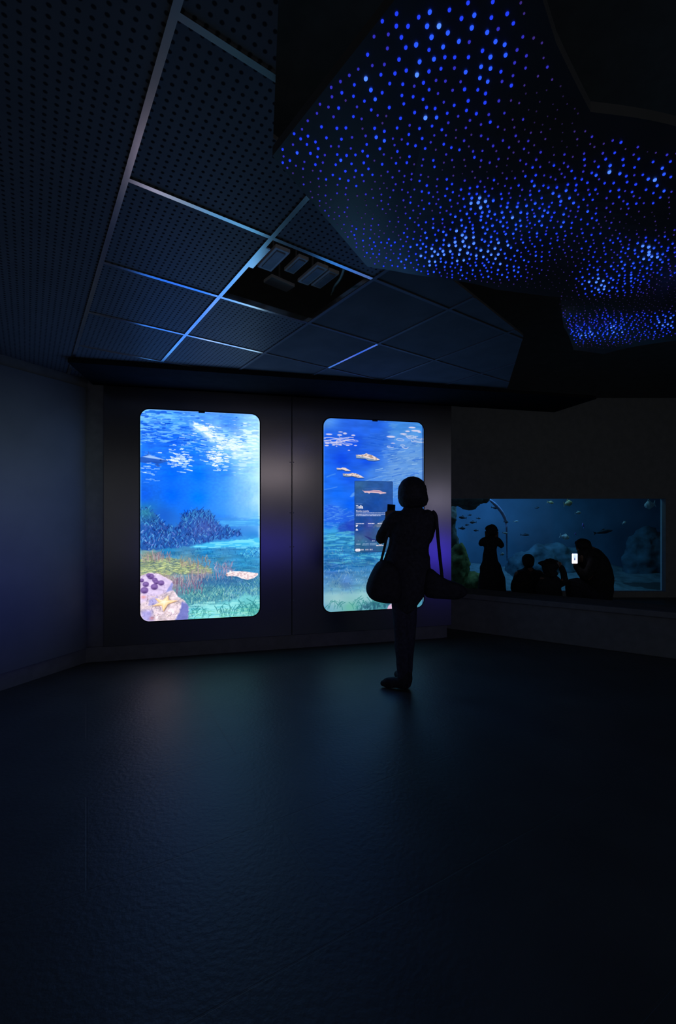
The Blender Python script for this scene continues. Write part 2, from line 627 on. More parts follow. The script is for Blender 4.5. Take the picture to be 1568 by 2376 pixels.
me = bpy.data.meshes.new('panel_board'); bm.to_mesh(me); bm.free()
link('panel_board', me, M_STAR, sp, smooth=False)
# hot and dim places of the fibre lamps (photo px, spread x, spread y, amount)
HOT = [(1112, 470, 34, 24, .55), (1090, 555, 75, 45, .42), (1000, 595, 60, 28, .35), (1190, 500, 30, 26, .30), (1290, 480, 60, 60, .22), (1422, 400, 36, 26, .42), (1520, 415, 30, 26, .42), (1505, 585, 34, 30, .48), (1375, 660, 44, 28, .45), (1440, 640, 50, 30, .25),
       (1010, 60, 70, 60, .40), (860, 200, 45, 34, .36), (990, 265, 45, 30, .32), (875, 330, 28, 22, .38), (790, 395, 40, 26, .32), (970, 160, 60, 40, .26), (1130, 150, 60, 60, .24), (1125, 60, 60, 40, .12), (1360, 775, 34, 14, .30), (1430, 765, 30, 16, .34), (1545, 745, 34, 22, .32), (1150, 600, 80, 36, .25), (1180, 640, 40, 16, .12), (740, 330, 60, 50, .08), (720, 345, 40, 30, .12)]
DIM = [(1310, 270, 52, 95, .50), (1245, 20, 45, 110, .22), (1250, 210, 46, 60, .32), (1230, 300, 60, 40, .22), (1075, 395, 75, 16, .36), (1180, 390, 50, 26, .22), (820, 500, 130, 34, .26), (720, 420, 50, 50, .16), (1480, 520, 56, 26, .55), (1568, 490, 40, 34, .5), (1430, 705, 120, 15, .62), (1330, 705, 34, 18, .6), (1540, 690, 50, 16, .62), (1180, 668, 150, 14, .52), (1290, 650, 46, 34, .42), (1310, 600, 34, 36, .2), (1400, 808, 90, 9, .5), (1540, 660, 40, 18, .35), (1060, 300, 60, 40, .10), (880, 450, 60, 40, .12), (1500, 352, 60, 14, .3)]


def glow(x, y):
    v = .45
    for a, b, sx, sy, k in HOT: v += k * math.exp(-((x - a) / sx) ** 2 - ((y - b) / sy) ** 2)
    for a, b, sx, sy, k in DIM: v -= k * math.exp(-((x - a) / sx) ** 2 - ((y - b) / sy) ** 2)
    return v


cell, rmin = .0235, .0235
grid = {}
stars = []
tries = 0
bx0, bx1, by0, by1 = min(xs), max(xs), min(ys), max(ys)
while tries < 60000:
    tries += 1
    X, Y = random.uniform(bx0, bx1), random.uniform(by0, by1)
    Zp = zs(X, Y)
    x, y = CX + F * X / Y, HOR - F * (Zp - EYE) / Y
    if not inside(DOTS, x, y): continue
    k = (int(X // cell), int(Y // cell))
    ok = True
    for a in (-1, 0, 1):
        for b in (-1, 0, 1):
            for (u, w) in grid.get((k[0] + a, k[1] + b), ()):
                if (u - X) ** 2 + (w - Y) ** 2 < rmin * rmin: ok = False
    if not ok: continue
    grid.setdefault(k, []).append((X, Y))
    g = glow(x, y) + random.uniform(-.16, .16)
    if g < .02: g = random.uniform(0, .06)
    stars.append((X, Y, Zp, g))
LV = [(.016, .010, .055), (.040, .022, .20), (.030, .028, .50), (.016, .050, .95), (.026, .11, 1.45), (.10, .30, 2.0)]
DOTM = []
for k, c in enumerate(LV):
    m = emit('blue_light', c)
    m.cycles.emission_sampling = 'NONE'
    DOTM.append(m)


def lvl(g): return max(0, min(5, int(g * 6.2)))
def rad(g): return .0017 + .0042 * max(0, min(1, g)) ** 1.1


bm0 = bmesh.new(); bmesh.ops.create_icosphere(bm0, subdivisions=2, radius=1.0)
ico_v = [v.co.copy() for v in bm0.verts]; ico_f = [[v.index for v in f.verts] for f in bm0.faces]
bm0.free()
stars.sort(key=lambda s: -rad(s[3]) / (s[0] ** 2 + s[1] ** 2 + 1.2) ** .5 * (1 if -.2 < s[0] / s[1] < .776 and s[1] > .94 else .2))
dot_mesh = []
for k in range(6):
    me = bpy.data.meshes.new('light_dot'); me.from_pydata([tuple(v) for v in ico_v], [], ico_f)
    me.materials.append(DOTM[k]); me.polygons.foreach_set('use_smooth', [True] * len(ico_f))
    dot_mesh.append(me)
for X, Y, Z, g in stars[:100]:
    o = bpy.data.objects.new('light_dot', dot_mesh[lvl(g)])
    COL.objects.link(o)
    o.parent = sp; o.matrix_parent_inverse = Matrix.Translation(-sp.location)
    r = rad(g); o.location = (X, Y, Z - r * .2); o.scale = (r, r, r)
V, Fc, Mi = [], [], []
for X, Y, Z, g in stars[100:]:
    b = len(V); r = rad(g)
    V += [(X + v.x * r, Y + v.y * r, Z - r * .2 + v.z * r) for v in ico_v]
    Fc += [[b + i for i in f] for f in ico_f]
    Mi += [lvl(g)] * len(ico_f)
me = bpy.data.meshes.new('light_dots'); me.from_pydata(V, [], Fc)
me.polygons.foreach_set('material_index', Mi) if False else None
o = link('light_dots', me, DOTM, sp)
me.polygons.foreach_set('material_index', Mi)
o['kind'] = 'stuff'
print('stars', len(stars))

# ------------------------------------------------------------------ pictures shown by the two displays
def vnoise(w, h, sx, sy, seed, oct=1):
    r = np.random.default_rng(seed)
    out = np.zeros((h, w)); amp = 1.0; tot = 0
    for o in range(oct):
        gw, gh = int(w / sx) + 3, int(h / sy) + 3
        g = r.random((gh, gw))
        X = np.arange(w) / sx; Y = np.arange(h) / sy
        xi, yi = X.astype(int), Y.astype(int)
        fx, fy = X - xi, Y - yi
        fx, fy = fx * fx * (3 - 2 * fx), fy * fy * (3 - 2 * fy)
        a = g[np.ix_(yi, xi)] * (1 - fx) + g[np.ix_(yi, xi + 1)] * fx
        b = g[np.ix_(yi + 1, xi)] * (1 - fx) + g[np.ix_(yi + 1, xi + 1)] * fx
        out += amp * (a * (1 - fy[:, None]) + b * fy[:, None]); tot += amp
        amp *= .55; sx = max(1.01, sx / 2); sy = max(1.01, sy / 2)
    return out / tot


class Canvas:
    """w x h picture units, k samples per unit"""
    def __init__(s, w, h, k=1.2):
        s.w, s.h, s.k = w, h, k
        s.W, s.H = int(w * k) + 1, int(h * k) + 1
        s.X, s.Y = np.meshgrid(np.linspace(0, w, s.W), np.linspace(0, h, s.H))
        s.im = np.zeros((s.H, s.W, 3))

    def idw(s, samples, power=2.4, ysc=1.0):
        num = np.zeros_like(s.im); den = np.zeros((s.H, s.W, 1))
        for x, y, c in samples:
            d = ((s.X - x) ** 2 + ((s.Y - y) * ysc) ** 2 + 30.0) ** (-power / 2)
            num += d[..., None] * np.array(c, float); den += d[..., None]
        s.im = num / den

    def noise(s, sx, sy, seed, oct=1):
        return vnoise(s.W, s.H, sx * s.k, sy * s.k, seed, oct)

    def mix(s, m, c):
        m = np.clip(m, 0, 1)[..., None]
        s.im = s.im * (1 - m) + np.array(c, float) * m if np.ndim(c) < 3 else s.im * (1 - m) + c * m

    def gauss(s, x, y, sx, sy):
        return np.exp(-((s.X - x) / sx) ** 2 - ((s.Y - y) / sy) ** 2)

    def poly(s, P, soft=.7, wob=0, seed=1, wsc=6):
        X, Y = s.X, s.Y
        if wob:
            X = X + (s.noise(wsc, wsc, seed, 2) - .5) * 2 * wob; Y = Y + (s.noise(wsc, wsc, seed + 1, 2) - .5) * 2 * wob
        c = np.zeros(X.shape, bool); d = np.full(X.shape, 1e9)
        for i in range(len(P)):
            (x0, y0), (x1, y1) = P[i - 1], P[i]
            cond = (y0 > Y) != (y1 > Y)
            if y1 != y0:
                c ^= cond & (X < (x1 - x0) * (Y - y0) / (y1 - y0) + x0)
            dx, dy = x1 - x0, y1 - y0
            t = np.clip(((X - x0) * dx + (Y - y0) * dy) / (dx * dx + dy * dy + 1e-9), 0, 1)
            d = np.minimum(d, np.hypot(X - x0 - t * dx, Y - y0 - t * dy))
        sd = np.where(c, d, -d)
        return np.clip(sd / (2 * soft) + .5, 0, 1)

    def line(s, P, wd=1.0, soft=.5):
        d = np.full(s.X.shape, 1e9)
        for (x0, y0), (x1, y1) in zip(P, P[1:]):
            dx, dy = x1 - x0, y1 - y0
            t = np.clip(((s.X - x0) * dx + (s.Y - y0) * dy) / (dx * dx + dy * dy + 1e-9), 0, 1)
            d = np.minimum(d, np.hypot(s.X - x0 - t * dx, s.Y - y0 - t * dy))
        return np.clip((wd / 2 - d) / (2 * soft) + .5, 0, 1)

    def tex(s, mask, sx, sy, seed, amp, oct=2):
        n = (s.noise(sx, sy, seed, oct) - .5) * 2
        s.im *= 1 + (np.clip(mask, 0, 1) * n * amp)[..., None]

    def stroke(s, P, wd, c, a=1.0, soft=.45):
        """one brush stroke, touching only its own patch of the canvas"""
        k = s.k; pad = wd + 1.5
        x0 = max(0, int((min(p[0] for p in P) - pad) * k)); x1 = min(s.W, int((max(p[0] for p in P) + pad) * k) + 2)
        y0 = max(0, int((min(p[1] for p in P) - pad) * k)); y1 = min(s.H, int((max(p[1] for p in P) + pad) * k) + 2)
        if x1 <= x0 or y1 <= y0: return
        X, Y = s.X[y0:y1, x0:x1], s.Y[y0:y1, x0:x1]
        d = np.full(X.shape, 1e9)
        for (ax, ay), (bx, by) in zip(P, P[1:]):
            dx, dy = bx - ax, by - ay
            t = np.clip(((X - ax) * dx + (Y - ay) * dy) / (dx * dx + dy * dy + 1e-9), 0, 1)
            d = np.minimum(d, np.hypot(X - ax - t * dx, Y - ay - t * dy))
        m = (np.clip((wd / 2 - d) / (2 * soft) + .5, 0, 1) * a)[..., None]
        s.im[y0:y1, x0:x1] = s.im[y0:y1, x0:x1] * (1 - m) + np.array(c, float) * m

    def sample(s, m, n, r):
        """n random places inside a mask"""
        ids = np.flatnonzero(m.ravel() > .5)
        if not len(ids): return []
        q = r.choice(ids, n)
        return [(s.X.ravel()[i], s.Y.ravel()[i]) for i in q]

    def tufts(s, m, n, r, L, wd, pal, a=.8, lean=.5, flat=False, order=True):
        pts = s.sample(m, n, r)
        if order: pts.sort(key=lambda p: p[1])
        for x, y in pts:
            h = r.uniform(*L); k = r.uniform(-lean, lean); c = pal[r.integers(len(pal))]
            c = tuple(np.clip(np.array(c) + r.normal() * 9, 0, 255))
            if flat: P = [(x - h, y - k * h), (x + r.uniform(-1, 1), y + r.uniform(-.5, .8)), (x + h, y + k * h)]
            else: P = [(x, y), (x + k * h * .35, y - h * .55), (x + k * h, y - h)]
            s.stroke(P, r.uniform(*wd), c, a * r.uniform(.6, 1))

    def step_y(s, y, soft=3):
        return np.clip((s.Y - y) / soft + .5, 0, 1)

    def dashes(s, mask, sx, sy, seed, thr, c, amt=1.0, oct=1):
        n = s.noise(sx, sy, seed, oct)
        s.mix(np.clip((n - (1 - thr * np.clip(mask, 0, 1))) / .10, 0, 1) * amt * (mask > .02), c)

    def mesh(s, name, place, radius):
        """place(u, v) -> point of the screen; rounded corners by moving the corner samples onto the arc"""
        me = bpy.data.meshes.new(name)
        U, Vv = s.X.copy(), s.Y.copy()
        r = radius
        for cx, cy, qx, qy in ((r, r, -1, -1), (s.w - r, r, 1, -1), (r, s.h - r, -1, 1), (s.w - r, s.h - r, 1, 1)):
            dx, dy = U - cx, Vv - cy
            q = (dx * qx > 0) & (dy * qy > 0)
            d = np.hypot(dx, dy)
            o = q & (d > r)
            U[o] = cx + dx[o] / d[o] * r; Vv[o] = cy + dy[o] / d[o] * r
        O, A, B = place
        co = np.array(O)[None, None] + np.array(A)[None, None] * (U / s.w)[..., None] + np.array(B)[None, None] * (Vv / s.h)[..., None]
        n = s.W * s.H
        ids = np.arange(n).reshape(s.H, s.W)
        q = np.stack([ids[1:, :-1], ids[1:, 1:], ids[:-1, 1:], ids[:-1, :-1]], -1).reshape(-1, 4)
        me.vertices.add(n); me.vertices.foreach_set('co', co.reshape(-1).astype(np.float32))
        me.loops.add(q.size); me.loops.foreach_set('vertex_index', q.reshape(-1).astype(np.int32))
        me.polygons.add(len(q)); me.polygons.foreach_set('loop_start', np.arange(0, q.size, 4, dtype=np.int32))
        me.update(calc_edges=True)
        at = me.attributes.new('picture', 'FLOAT_COLOR', 'POINT')
        c = np.ones((n, 4), np.float32); c[:, :3] = lin(np.clip(s.im, 0, 255)).reshape(-1, 3)
        at.data.foreach_set('color', c.reshape(-1))
        return me


def wave_dashes(C, clusters, seed, lo=(60, 150, 250), hi=(240, 246, 255)):
    r = np.random.default_rng(seed)
    for x, y, sx, sy, n, br in clusters:
        col = np.array(lo) * (1 - br) + np.array(hi) * br
        for _ in range(n):
            u, v = x + r.normal() * sx * .5, y + r.normal() * sy * .5
            L = r.uniform(1.5, 6); t = r.uniform(-.05, .22)
            C.stroke([(u - L, v - L * t), (u, v + r.uniform(-.6, .6)), (u + L, v + L * t)], r.uniform(1.0, 2.3), col, br * r.uniform(.5, 1))


def picture_one():
    C = Canvas(277, 494)
    def q(x, y):                                  # photo pixel -> picture units
        u = (x - 327) / 277.0
        top, bot = 947 + 14 * u, 1441 - 14 * u
        return (x - 327, (y - top) / (bot - top) * 494)
    C.idw([(5, 6, (96, 176, 250)), (60, 12, (74, 156, 246)), (130, 8, (70, 140, 244)), (200, 20, (60, 130, 240)), (268, 14, (140, 195, 250)), (20, 60, (20, 96, 235)), (70, 70, (14, 92, 236)), (120, 90, (16, 104, 240)), (180, 55, (150, 200, 248)), (230, 75, (170, 215, 250)), (272, 80, (175, 222, 252)),
           (15, 130, (16, 100, 240)), (70, 150, (4, 98, 246)), (130, 150, (2, 104, 250)), (190, 140, (30, 120, 248)), (240, 140, (110, 180, 250)), (273, 150, (160, 220, 255)), (10, 200, (14, 88, 220)), (70, 200, (2, 94, 245)), (130, 205, (2, 112, 255)), (190, 200, (48, 136, 250)), (235, 200, (84, 158, 250)), (273, 210, (130, 195, 252)),
           (12, 240, (30, 110, 160)), (50, 250, (16, 80, 190)), (110, 245, (10, 100, 240)), (180, 250, (40, 130, 240)), (240, 255, (80, 160, 240)), (273, 270, (90, 185, 245)), (20, 290, (20, 70, 150)), (140, 285, (40, 90, 180)), (210, 290, (40, 120, 210)), (260, 300, (40, 130, 205)),
           (60, 330, (24, 108, 168)), (150, 335, (20, 110, 175)), (240, 335, (34, 130, 195)), (20, 345, (120, 140, 120)), (100, 370, (110, 140, 120)), (180, 360, (50, 115, 150)), (240, 365, (34, 118, 165)), (60, 400, (130, 130, 120)), (130, 395, (110, 105, 130)), (200, 400, (40, 95, 145)), (262, 410, (44, 110, 160)),
           (120, 430, (52, 120, 130)), (180, 430, (60, 130, 150)), (250, 440, (76, 140, 165)), (150, 455, (84, 156, 165)), (220, 460, (96, 180, 190)), (130, 478, (80, 175, 185)), (200, 482, (76, 170, 180)), (262, 482, (70, 160, 150))])
    up = 1 - C.step_y(150, 60)
    C.tex(up, 22, 5, 3, .16, 3)
    C.tex(1 - C.step_y(230, 60), 5, 3, 4, .06, 2)
    # light coming down on the right
    veil = np.clip((C.X - 170) / 100, 0, 1) ** 1.3 * (1 - C.step_y(250, 90)) * np.clip((C.Y - 20) / 60, 0, 1)
    C.mix(veil * (.25 + .35 * C.noise(6, 9, 8, 3)), (190, 228, 255))
    # surface seen from below
    C.dashes((1 - C.step_y(75, 50)) * np.clip(1.1 - C.X / 260, 0, 1), 16, 3.2, 21, .62, (120, 190, 252), .7, 2)
    C.dashes((1 - C.step_y(60, 50)) * np.clip(1.0 - C.X / 300, 0, 1), 13, 2.6, 22, .42, (14, 76, 200), .8, 1)
    C.mix(C.poly([(112, 30), (140, 36), (165, 52), (190, 54), (215, 60), (236, 72), (245, 84), (225, 92), (200, 88), (178, 74), (160, 66), (138, 52), (116, 40)], 5, 6, 23, 12) * .62, (196, 224, 252))
    C.mix(C.poly([(118, 26), (136, 30), (158, 44), (172, 56), (186, 66), (160, 62), (136, 46), (116, 34)], 2, 4, 24, 7) * .85, (238, 244, 255))
    C.dashes(C.poly([(140, 20), (250, 50), (250, 95), (170, 80)], 10), 15, 2.6, 25, .5, (70, 140, 240), .8, 2)
    r = np.random.default_rng(17)
    C.tufts(C.poly([(170, 58), (245, 72), (240, 96), (180, 80)], 3), 60, r, (3, 9), (1, 2.2), [(222, 238, 255), (236, 246, 255), (160, 206, 250)], .8, .15, True)
    C.tufts(C.poly([(0, 4), (120, 20), (200, 84), (120, 96), (0, 74)], 3), 130, r, (3, 11), (1.0, 2.4), [(98, 170, 250), (120, 186, 252), (84, 156, 246)], .75, .22, True)
    C.tufts(C.poly([(0, 10), (100, 30), (170, 84), (110, 90), (0, 60)], 3), 60, r, (3, 9), (1.2, 2.6), [(16, 84, 214), (10, 74, 200)], .8, .22, True)
    C.mix(np.clip(C.poly([(18, 3), (36, 3), (38, 9), (24, 9)], 1), 0, 1) * .7, (30, 110, 210))
    C.dashes(C.gauss(245, 70, 40, 50), 12, 2.4, 25, .60, (224, 244, 255), .7, 1)
    C.dashes(C.gauss(240, 110, 50, 40), 18, 2.2, 26, .55, (200, 230, 255), .55, 1)
    wave_dashes(C, [(85, 112, 30, 24, 90, .95), (180, 106, 28, 26, 95, 1), (165, 60, 60, 14, 40, .8), (18, 140, 20, 18, 26, .75), (96, 136, 26, 16, 12, .8), (30, 110, 26, 12, 14, .5), (20, 70, 26, 14, 16, .5), (140, 95, 40, 14, 18, .6), (188, 128, 20, 12, 8, .8), (150, 40, 30, 14, 30, 1), (205, 70, 50, 20, 40, .9), (25, 165, 20, 8, 6, .6)], 31)
    # tip of light strip along the right edge
    C.mix(np.clip((C.X - 272) / 5, 0, 1) * (1 - C.step_y(330, 80)) * .8, (190, 235, 255))
    C.mix(np.clip((3 - C.X) / 3, 0, 1) * .45, (120, 210, 255))
    C.mix(np.clip((2.2 - C.Y) / 1.5, 0, 1) * .6, (120, 170, 255))
    # shark at upper left
    sh = [q(*p) for p in ((327, 1071), (338, 1073), (352, 1071), (368, 1076), (372, 1081), (366, 1082), (358, 1076), (374, 1073), (390, 1068.5), (380, 1064), (366, 1060), (352, 1056), (345, 1053), (343, 1041), (347, 1050), (336, 1056), (327, 1060))]
    m = C.poly(sh, .6)
    C.mix(m * .92, (36, 84, 176))
    C.mix(m * C.poly([q(*p) for p in ((330, 1058), (350, 1054), (384, 1066), (366, 1064), (346, 1061))], .8) * .7, (190, 220, 255))
    C.mix(m * C.gauss(*q(352, 1073), 22, 4) * .6, (16, 60, 150))
    C.mix(m * C.gauss(*q(372, 1066), 2, 1.4), (10, 30, 90))
    # far shore and cyan sand bands
    C.mix(C.poly([(0, 236), (40, 232), (95, 246), (150, 240), (190, 250), (277, 262), (277, 300), (0, 300)], 6, 5, 41) * .35, (30, 90, 190))
    C.mix(C.poly([(170, 262), (277, 256), (277, 272), (200, 274)], 3, 2, 43) * .6, (80, 184, 236))
    C.dashes(C.poly([(150, 255), (277, 250), (277, 275), (160, 275)], 5), 26, 1.8, 44, .6, (50, 130, 215), .5)
    # coral mound
    reef = np.maximum(C.poly([(0, 234), (20, 232), (45, 258), (60, 276), (90, 268), (92, 250), (108, 240), (130, 236), (158, 242), (170, 256), (176, 268), (196, 276), (214, 282), (232, 288), (236, 296), (180, 306), (130, 316), (60, 326), (0, 330)], 2, 5, 51, 7), 0)
    C.mix(reef * .92, (26, 72, 156))
    r = np.random.default_rng(52)
    C.tufts(reef, 420, r, (4, 9), (1.5, 3.2), [(22, 52, 130), (18, 40, 108), (28, 70, 150), (34, 84, 166)], .8, 1.0)
    C.tufts(reef, 260, r, (3, 8), (1.0, 2.2), [(60, 140, 205), (48, 118, 190), (84, 160, 220), (40, 100, 180)], .8, 1.1)
    C.tufts(reef * (C.Y > 268), 130, r, (2, 6), (.9, 2.0), [(130, 180, 228), (110, 130, 205), (90, 90, 180), (80, 180, 220)], .75, 1.2)
    C.tufts(reef, 150, r, (3, 7), (.8, 1.6), [(14, 26, 84), (16, 30, 90)], .85, 1.1)
    C.tufts(C.poly([(92, 250), (108, 240), (130, 236), (158, 242), (170, 256), (160, 262), (100, 262)], 2), 120, r, (5, 11), (.9, 1.8), [(40, 110, 180), (20, 44, 120), (60, 140, 200)], .85, .9)
    C.mix(reef * C.gauss(145, 275, 30, 22) * .4, (84, 90, 170))
    C.mix(reef * C.gauss(10, 238, 30, 22) * .55, (44, 140, 150))
    # cyan clearing behind the meadow
    C.mix(C.poly([(112, 322), (150, 314), (200, 308), (277, 303), (277, 326), (200, 324), (140, 326)], 2, 3, 61) * .9, (58, 176, 226))
    C.dashes(C.poly([(112, 322), (150, 314), (277, 303), (277, 328), (140, 328)], 2), 16, 1.8, 62, .5, (120, 214, 240), .7)
    # meadow
    md = C.step_y(328, 6)
    C.tex(md, 26, 5, 72, .22, 2)
    r = np.random.default_rng(71)
    C.tufts(C.poly([(40, 328), (277, 328), (277, 420), (90, 420)], 2), 620, r, (2.5, 7), (.8, 1.6), [(20, 88, 150), (26, 100, 160), (40, 130, 180), (16, 74, 134), (52, 140, 190)], .7, .7)
    C.tufts(C.poly([(120, 328), (277, 328), (277, 400), (150, 400)], 2), 110, r, (3, 10), (.9, 1.8), [(64, 170, 206), (40, 130, 190), (24, 96, 160)], .7, .12, True)
    C.tufts(C.gauss(255, 342, 30, 14), 90, r, (2, 5), (.8, 1.6), [(110, 206, 226), (70, 170, 210), (26, 90, 160)], .8, 1.0)
    low = C.poly([(85, 425), (130, 400), (277, 395), (277, 462), (190, 458), (120, 470)], 8, 4, 75)
    C.mix(low * .45, (46, 106, 132))
    C.tufts(low, 900, r, (2.5, 7), (.8, 1.5), [(30, 84, 118), (64, 140, 150), (100, 170, 170), (40, 110, 140), (134, 190, 178), (24, 70, 110)], .75, .9)
    C.tufts(low * (C.Y > 425), 260, r, (2.5, 6), (.8, 1.4), [(134, 194, 176), (110, 180, 160), (160, 208, 190)], .75, .9)
    C.tufts(low * (C.X > 190), 160, r, (2.5, 6), (.8, 1.4), [(120, 170, 210), (70, 130, 190), (40, 90, 150)], .7, .9)
    C.mix(C.gauss(175, 405, 70, 12) * .45, (30, 66, 140))
    # yellow green soft coral
    yb = C.poly([(0, 350), (20, 342), (40, 352), (60, 345), (90, 352), (110, 362), (140, 368), (158, 372), (160, 384), (120, 386), (70, 384), (30, 388), (0, 392)], 3, 6, 81, 8)
    C.mix(yb * .7, (128, 142, 104))
    r = np.random.default_rng(82)
    C.tufts(yb, 300, r, (2, 5), (1.6, 3.4), [(150, 166, 112), (168, 184, 122), (124, 140, 104), (100, 116, 100)], .75, .35, True)
    C.tufts(yb, 180, r, (2, 5), (.8, 1.6), [(70, 92, 96), (84, 104, 100), (60, 80, 110)], .8, .5, True)
    C.tufts(yb, 120, r, (2, 4), (1.2, 2.4), [(196, 208, 140), (180, 196, 130)], .8, .35, True)
    # thin red brown blades
    r = np.random.default_rng(9)
    for (x0, x1, y0, y1, n, cc) in ((4, 66, 352, 338, 60, (150, 120, 130)), (30, 130, 418, 390, 120, (156, 134, 140)), (60, 140, 432, 400, 90, (118, 84, 120)), (170, 214, 398, 365, 70, (150, 120, 150)), (90, 160, 366, 350, 60, (140, 120, 110)), (110, 165, 400, 380, 60, (150, 130, 140)), (0, 60, 400, 388, 60, (150, 140, 120))):
        for _ in range(n):
            bx, by = r.uniform(x0, x1), r.uniform(y1, y0) + 6; h = r.uniform(8, 20)
            C.stroke([(bx, by), (bx + r.uniform(-3, 3), by - h * .6), (bx + r.uniform(-5, 5), by - h)], r.uniform(.7, 1.2), np.array(cc) + r.normal() * 22, r.uniform(.45, .95))
    # pale fish lying over the meadow
    ff = [q(*p) for p in ((522, 1331), (526, 1327), (533, 1326), (541, 1324), (555, 1324), (570, 1325), (585, 1327), (600, 1328.5), (600, 1333), (590, 1340), (575, 1344), (560, 1341), (549, 1336), (533, 1335), (525, 1336))]
    m = C.poly(ff, .6)
    C.mix(m, (232, 214, 216))
    C.mix(m * np.clip((C.noise(4, 2, 91, 2) - .56) / .07, 0, 1) * .7, (170, 140, 150))
    C.mix(m * C.gauss(*q(524, 1332), 3, 1.6) * .8, (120, 70, 70))
    C.mix(C.line([q(522, 1337), q(535, 1337), q(552, 1340), q(572, 1346)], 1.1) * .7, (20, 50, 100))
    C.mix(C.gauss(*q(533, 1325), 2.6, 2.6), (250, 236, 226))
    # open sand and dark blades in the front
    C.mix(C.poly([(122, 474), (150, 462), (190, 458), (215, 452), (240, 440), (277, 446), (277, 494), (118, 494)], 4, 5, 95) * .8, (104, 196, 204))
    C.dashes(C.step_y(455, 10) * (C.X > 110), 18, 2, 96, .55, (150, 224, 224), .6)
    C.mix(C.gauss(262, 480, 34, 22) * .55, (40, 130, 116))
    m = np.zeros(C.X.shape)
    for _ in range(70):
        bx, by = r.uniform(112, 276), r.uniform(478, 496); h = r.uniform(10, 30) * (1.25 if bx > 205 else .8); k = r.uniform(-1, 1)
        m = np.maximum(m, C.line([(bx, by), (bx + k * h * .25, by - h * .5), (bx + k * h * .8, by - h * r.uniform(.6, 1))], r.uniform(.9, 1.9), .45) * r.uniform(.6, 1))
    C.mix(m * .9, (18, 92, 104))
    C.tufts(C.step_y(474, 4) * (C.X > 112), 120, np.random.default_rng(97), (2, 6), (.9, 1.8), [(120, 200, 160), (70, 170, 150), (150, 216, 190)], .7, .5, True)
    C.im = 255 * (np.clip(C.im, 0, 255) / 255) ** (1 - .10 * np.clip((C.Y - 190) / 110, 0, 1))[..., None]
    # rock with knobs and starfish
    rock = [q(*p) for p in ((326, 1336), (336, 1330), (352, 1327), (368, 1330), (384, 1338), (398, 1346), (400, 1356), (397, 1366), (404, 1372), (410, 1382), (424, 1391), (434, 1402), (435, 1420), (433, 1438), (326, 1442))]
    m = C.poly(rock, .8, 1.5, 101, 5)
    C.mix(m, (214, 196, 206))
    C.tex(m, 9, 7, 102, .30, 3)
    C.mix(m * C.poly([q(*p) for p in ((326, 1336), (352, 1326), (384, 1338), (400, 1350), (397, 1368), (360, 1385), (326, 1398))], 4) * .65, (208, 190, 238))
    r = np.random.default_rng(103)
    for x, y in C.sample(m, 70, r):
        a = r.uniform(0, PI); P = [(x, y)]
        for _ in range(4):
            a += r.normal() * .6
            P.append((P[-1][0] + math.cos(a) * r.uniform(2, 5), P[-1][1] + math.sin(a) * r.uniform(2, 4)))
        P = [p for p in P if p[0] < 100]
        if len(P) > 1: C.stroke(P, r.uniform(.6, 1.3), (92, 74, 104), r.uniform(.25, .7) * (1 if y > 432 else .5))
    C.tufts(m * (C.Y > 430), 110, r, (1.5, 4), (1, 2.2), [(236, 214, 206), (226, 206, 214), (200, 176, 180)], .7, 1.0, True)
    C.mix(m * C.poly([q(*p) for p in ((420, 1394), (436, 1400), (436, 1440), (402, 1440), (414, 1420))], 2, 2, 105) * .75, (74, 88, 176))
    C.mix(m * C.poly([q(*p) for p in ((397, 1350), (402, 1352), (402, 1368), (384, 1372))], 1.4, 1, 106) * .6, (90, 110, 190))
    C.mix(m * C.poly([q(*p) for p in ((330, 1414), (352, 1414), (356, 1440), (330, 1440))], 5, 3, 107) * .6, (130, 130, 220))
    C.mix(m * C.poly([q(*p) for p in ((345, 1392), (366, 1382), (360, 1404), (345, 1402))], 2, 2, 108) * .5, (110, 116, 210))
    C.mix(m * (C.gauss(*q(352, 1433), 5, 4) + C.gauss(*q(334, 1384), 6, 4)) * .5, (214, 110, 100))
    for (x, y, a) in ((350, 1336, 7.5), (330, 1345, 5), (339, 1354, 7), (359, 1344, 6), (362, 1349, 6), (373, 1351, 7), (336, 1368, 8.5), (358, 1360, 8), (345, 1333, 5)):
        cx, cy = q(x, y)
        C.mix(m * np.clip((1.15 - np.hypot((C.X - cx) / a, (C.Y - cy) / (a * .85))) / .25, 0, 1) * .92, (106, 78, 142))
        C.mix(m * C.gauss(cx - 1, cy - a * .25, a * .55, a * .35) * .55, (150, 122, 188))
        C.mix(m * C.gauss(cx + 1, cy + a * .6, a * .7, a * .3) * .6, (58, 36, 90))
    c0 = q(380, 1395)
    tips = [(389, 1380), (408, 1392), (378, 1416), (354, 1403), (360, 1387)]
    star = []
    inn = [(391, 1392), (388, 1400), (373, 1401), (372, 1395), (379, 1390)]
    order = [(389, 1380), (389.5, 1391), (410, 1392), (388, 1400), (378, 1417), (374, 1403), (352, 1404), (369, 1397), (359, 1386), (376, 1391)]
    star = [q(*p) for p in order]
    C.mix(C.poly([(a + 1.2, b + 2.0) for a, b in star], 1.2) * .6, (120, 84, 60))
    ms = C.poly(star, .7)
    C.mix(ms, (238, 196, 140))
    C.mix(ms * C.gauss(c0[0], c0[1], 9, 7) * .8, (252, 236, 214))
    for tx, ty in tips:
        e = q(tx, ty)
        C.mix(ms * C.line([c0, (c0[0] * .25 + e[0] * .75, c0[1] * .25 + e[1] * .75)], 1.6, .8) * .7, (255, 240, 220))
    return C


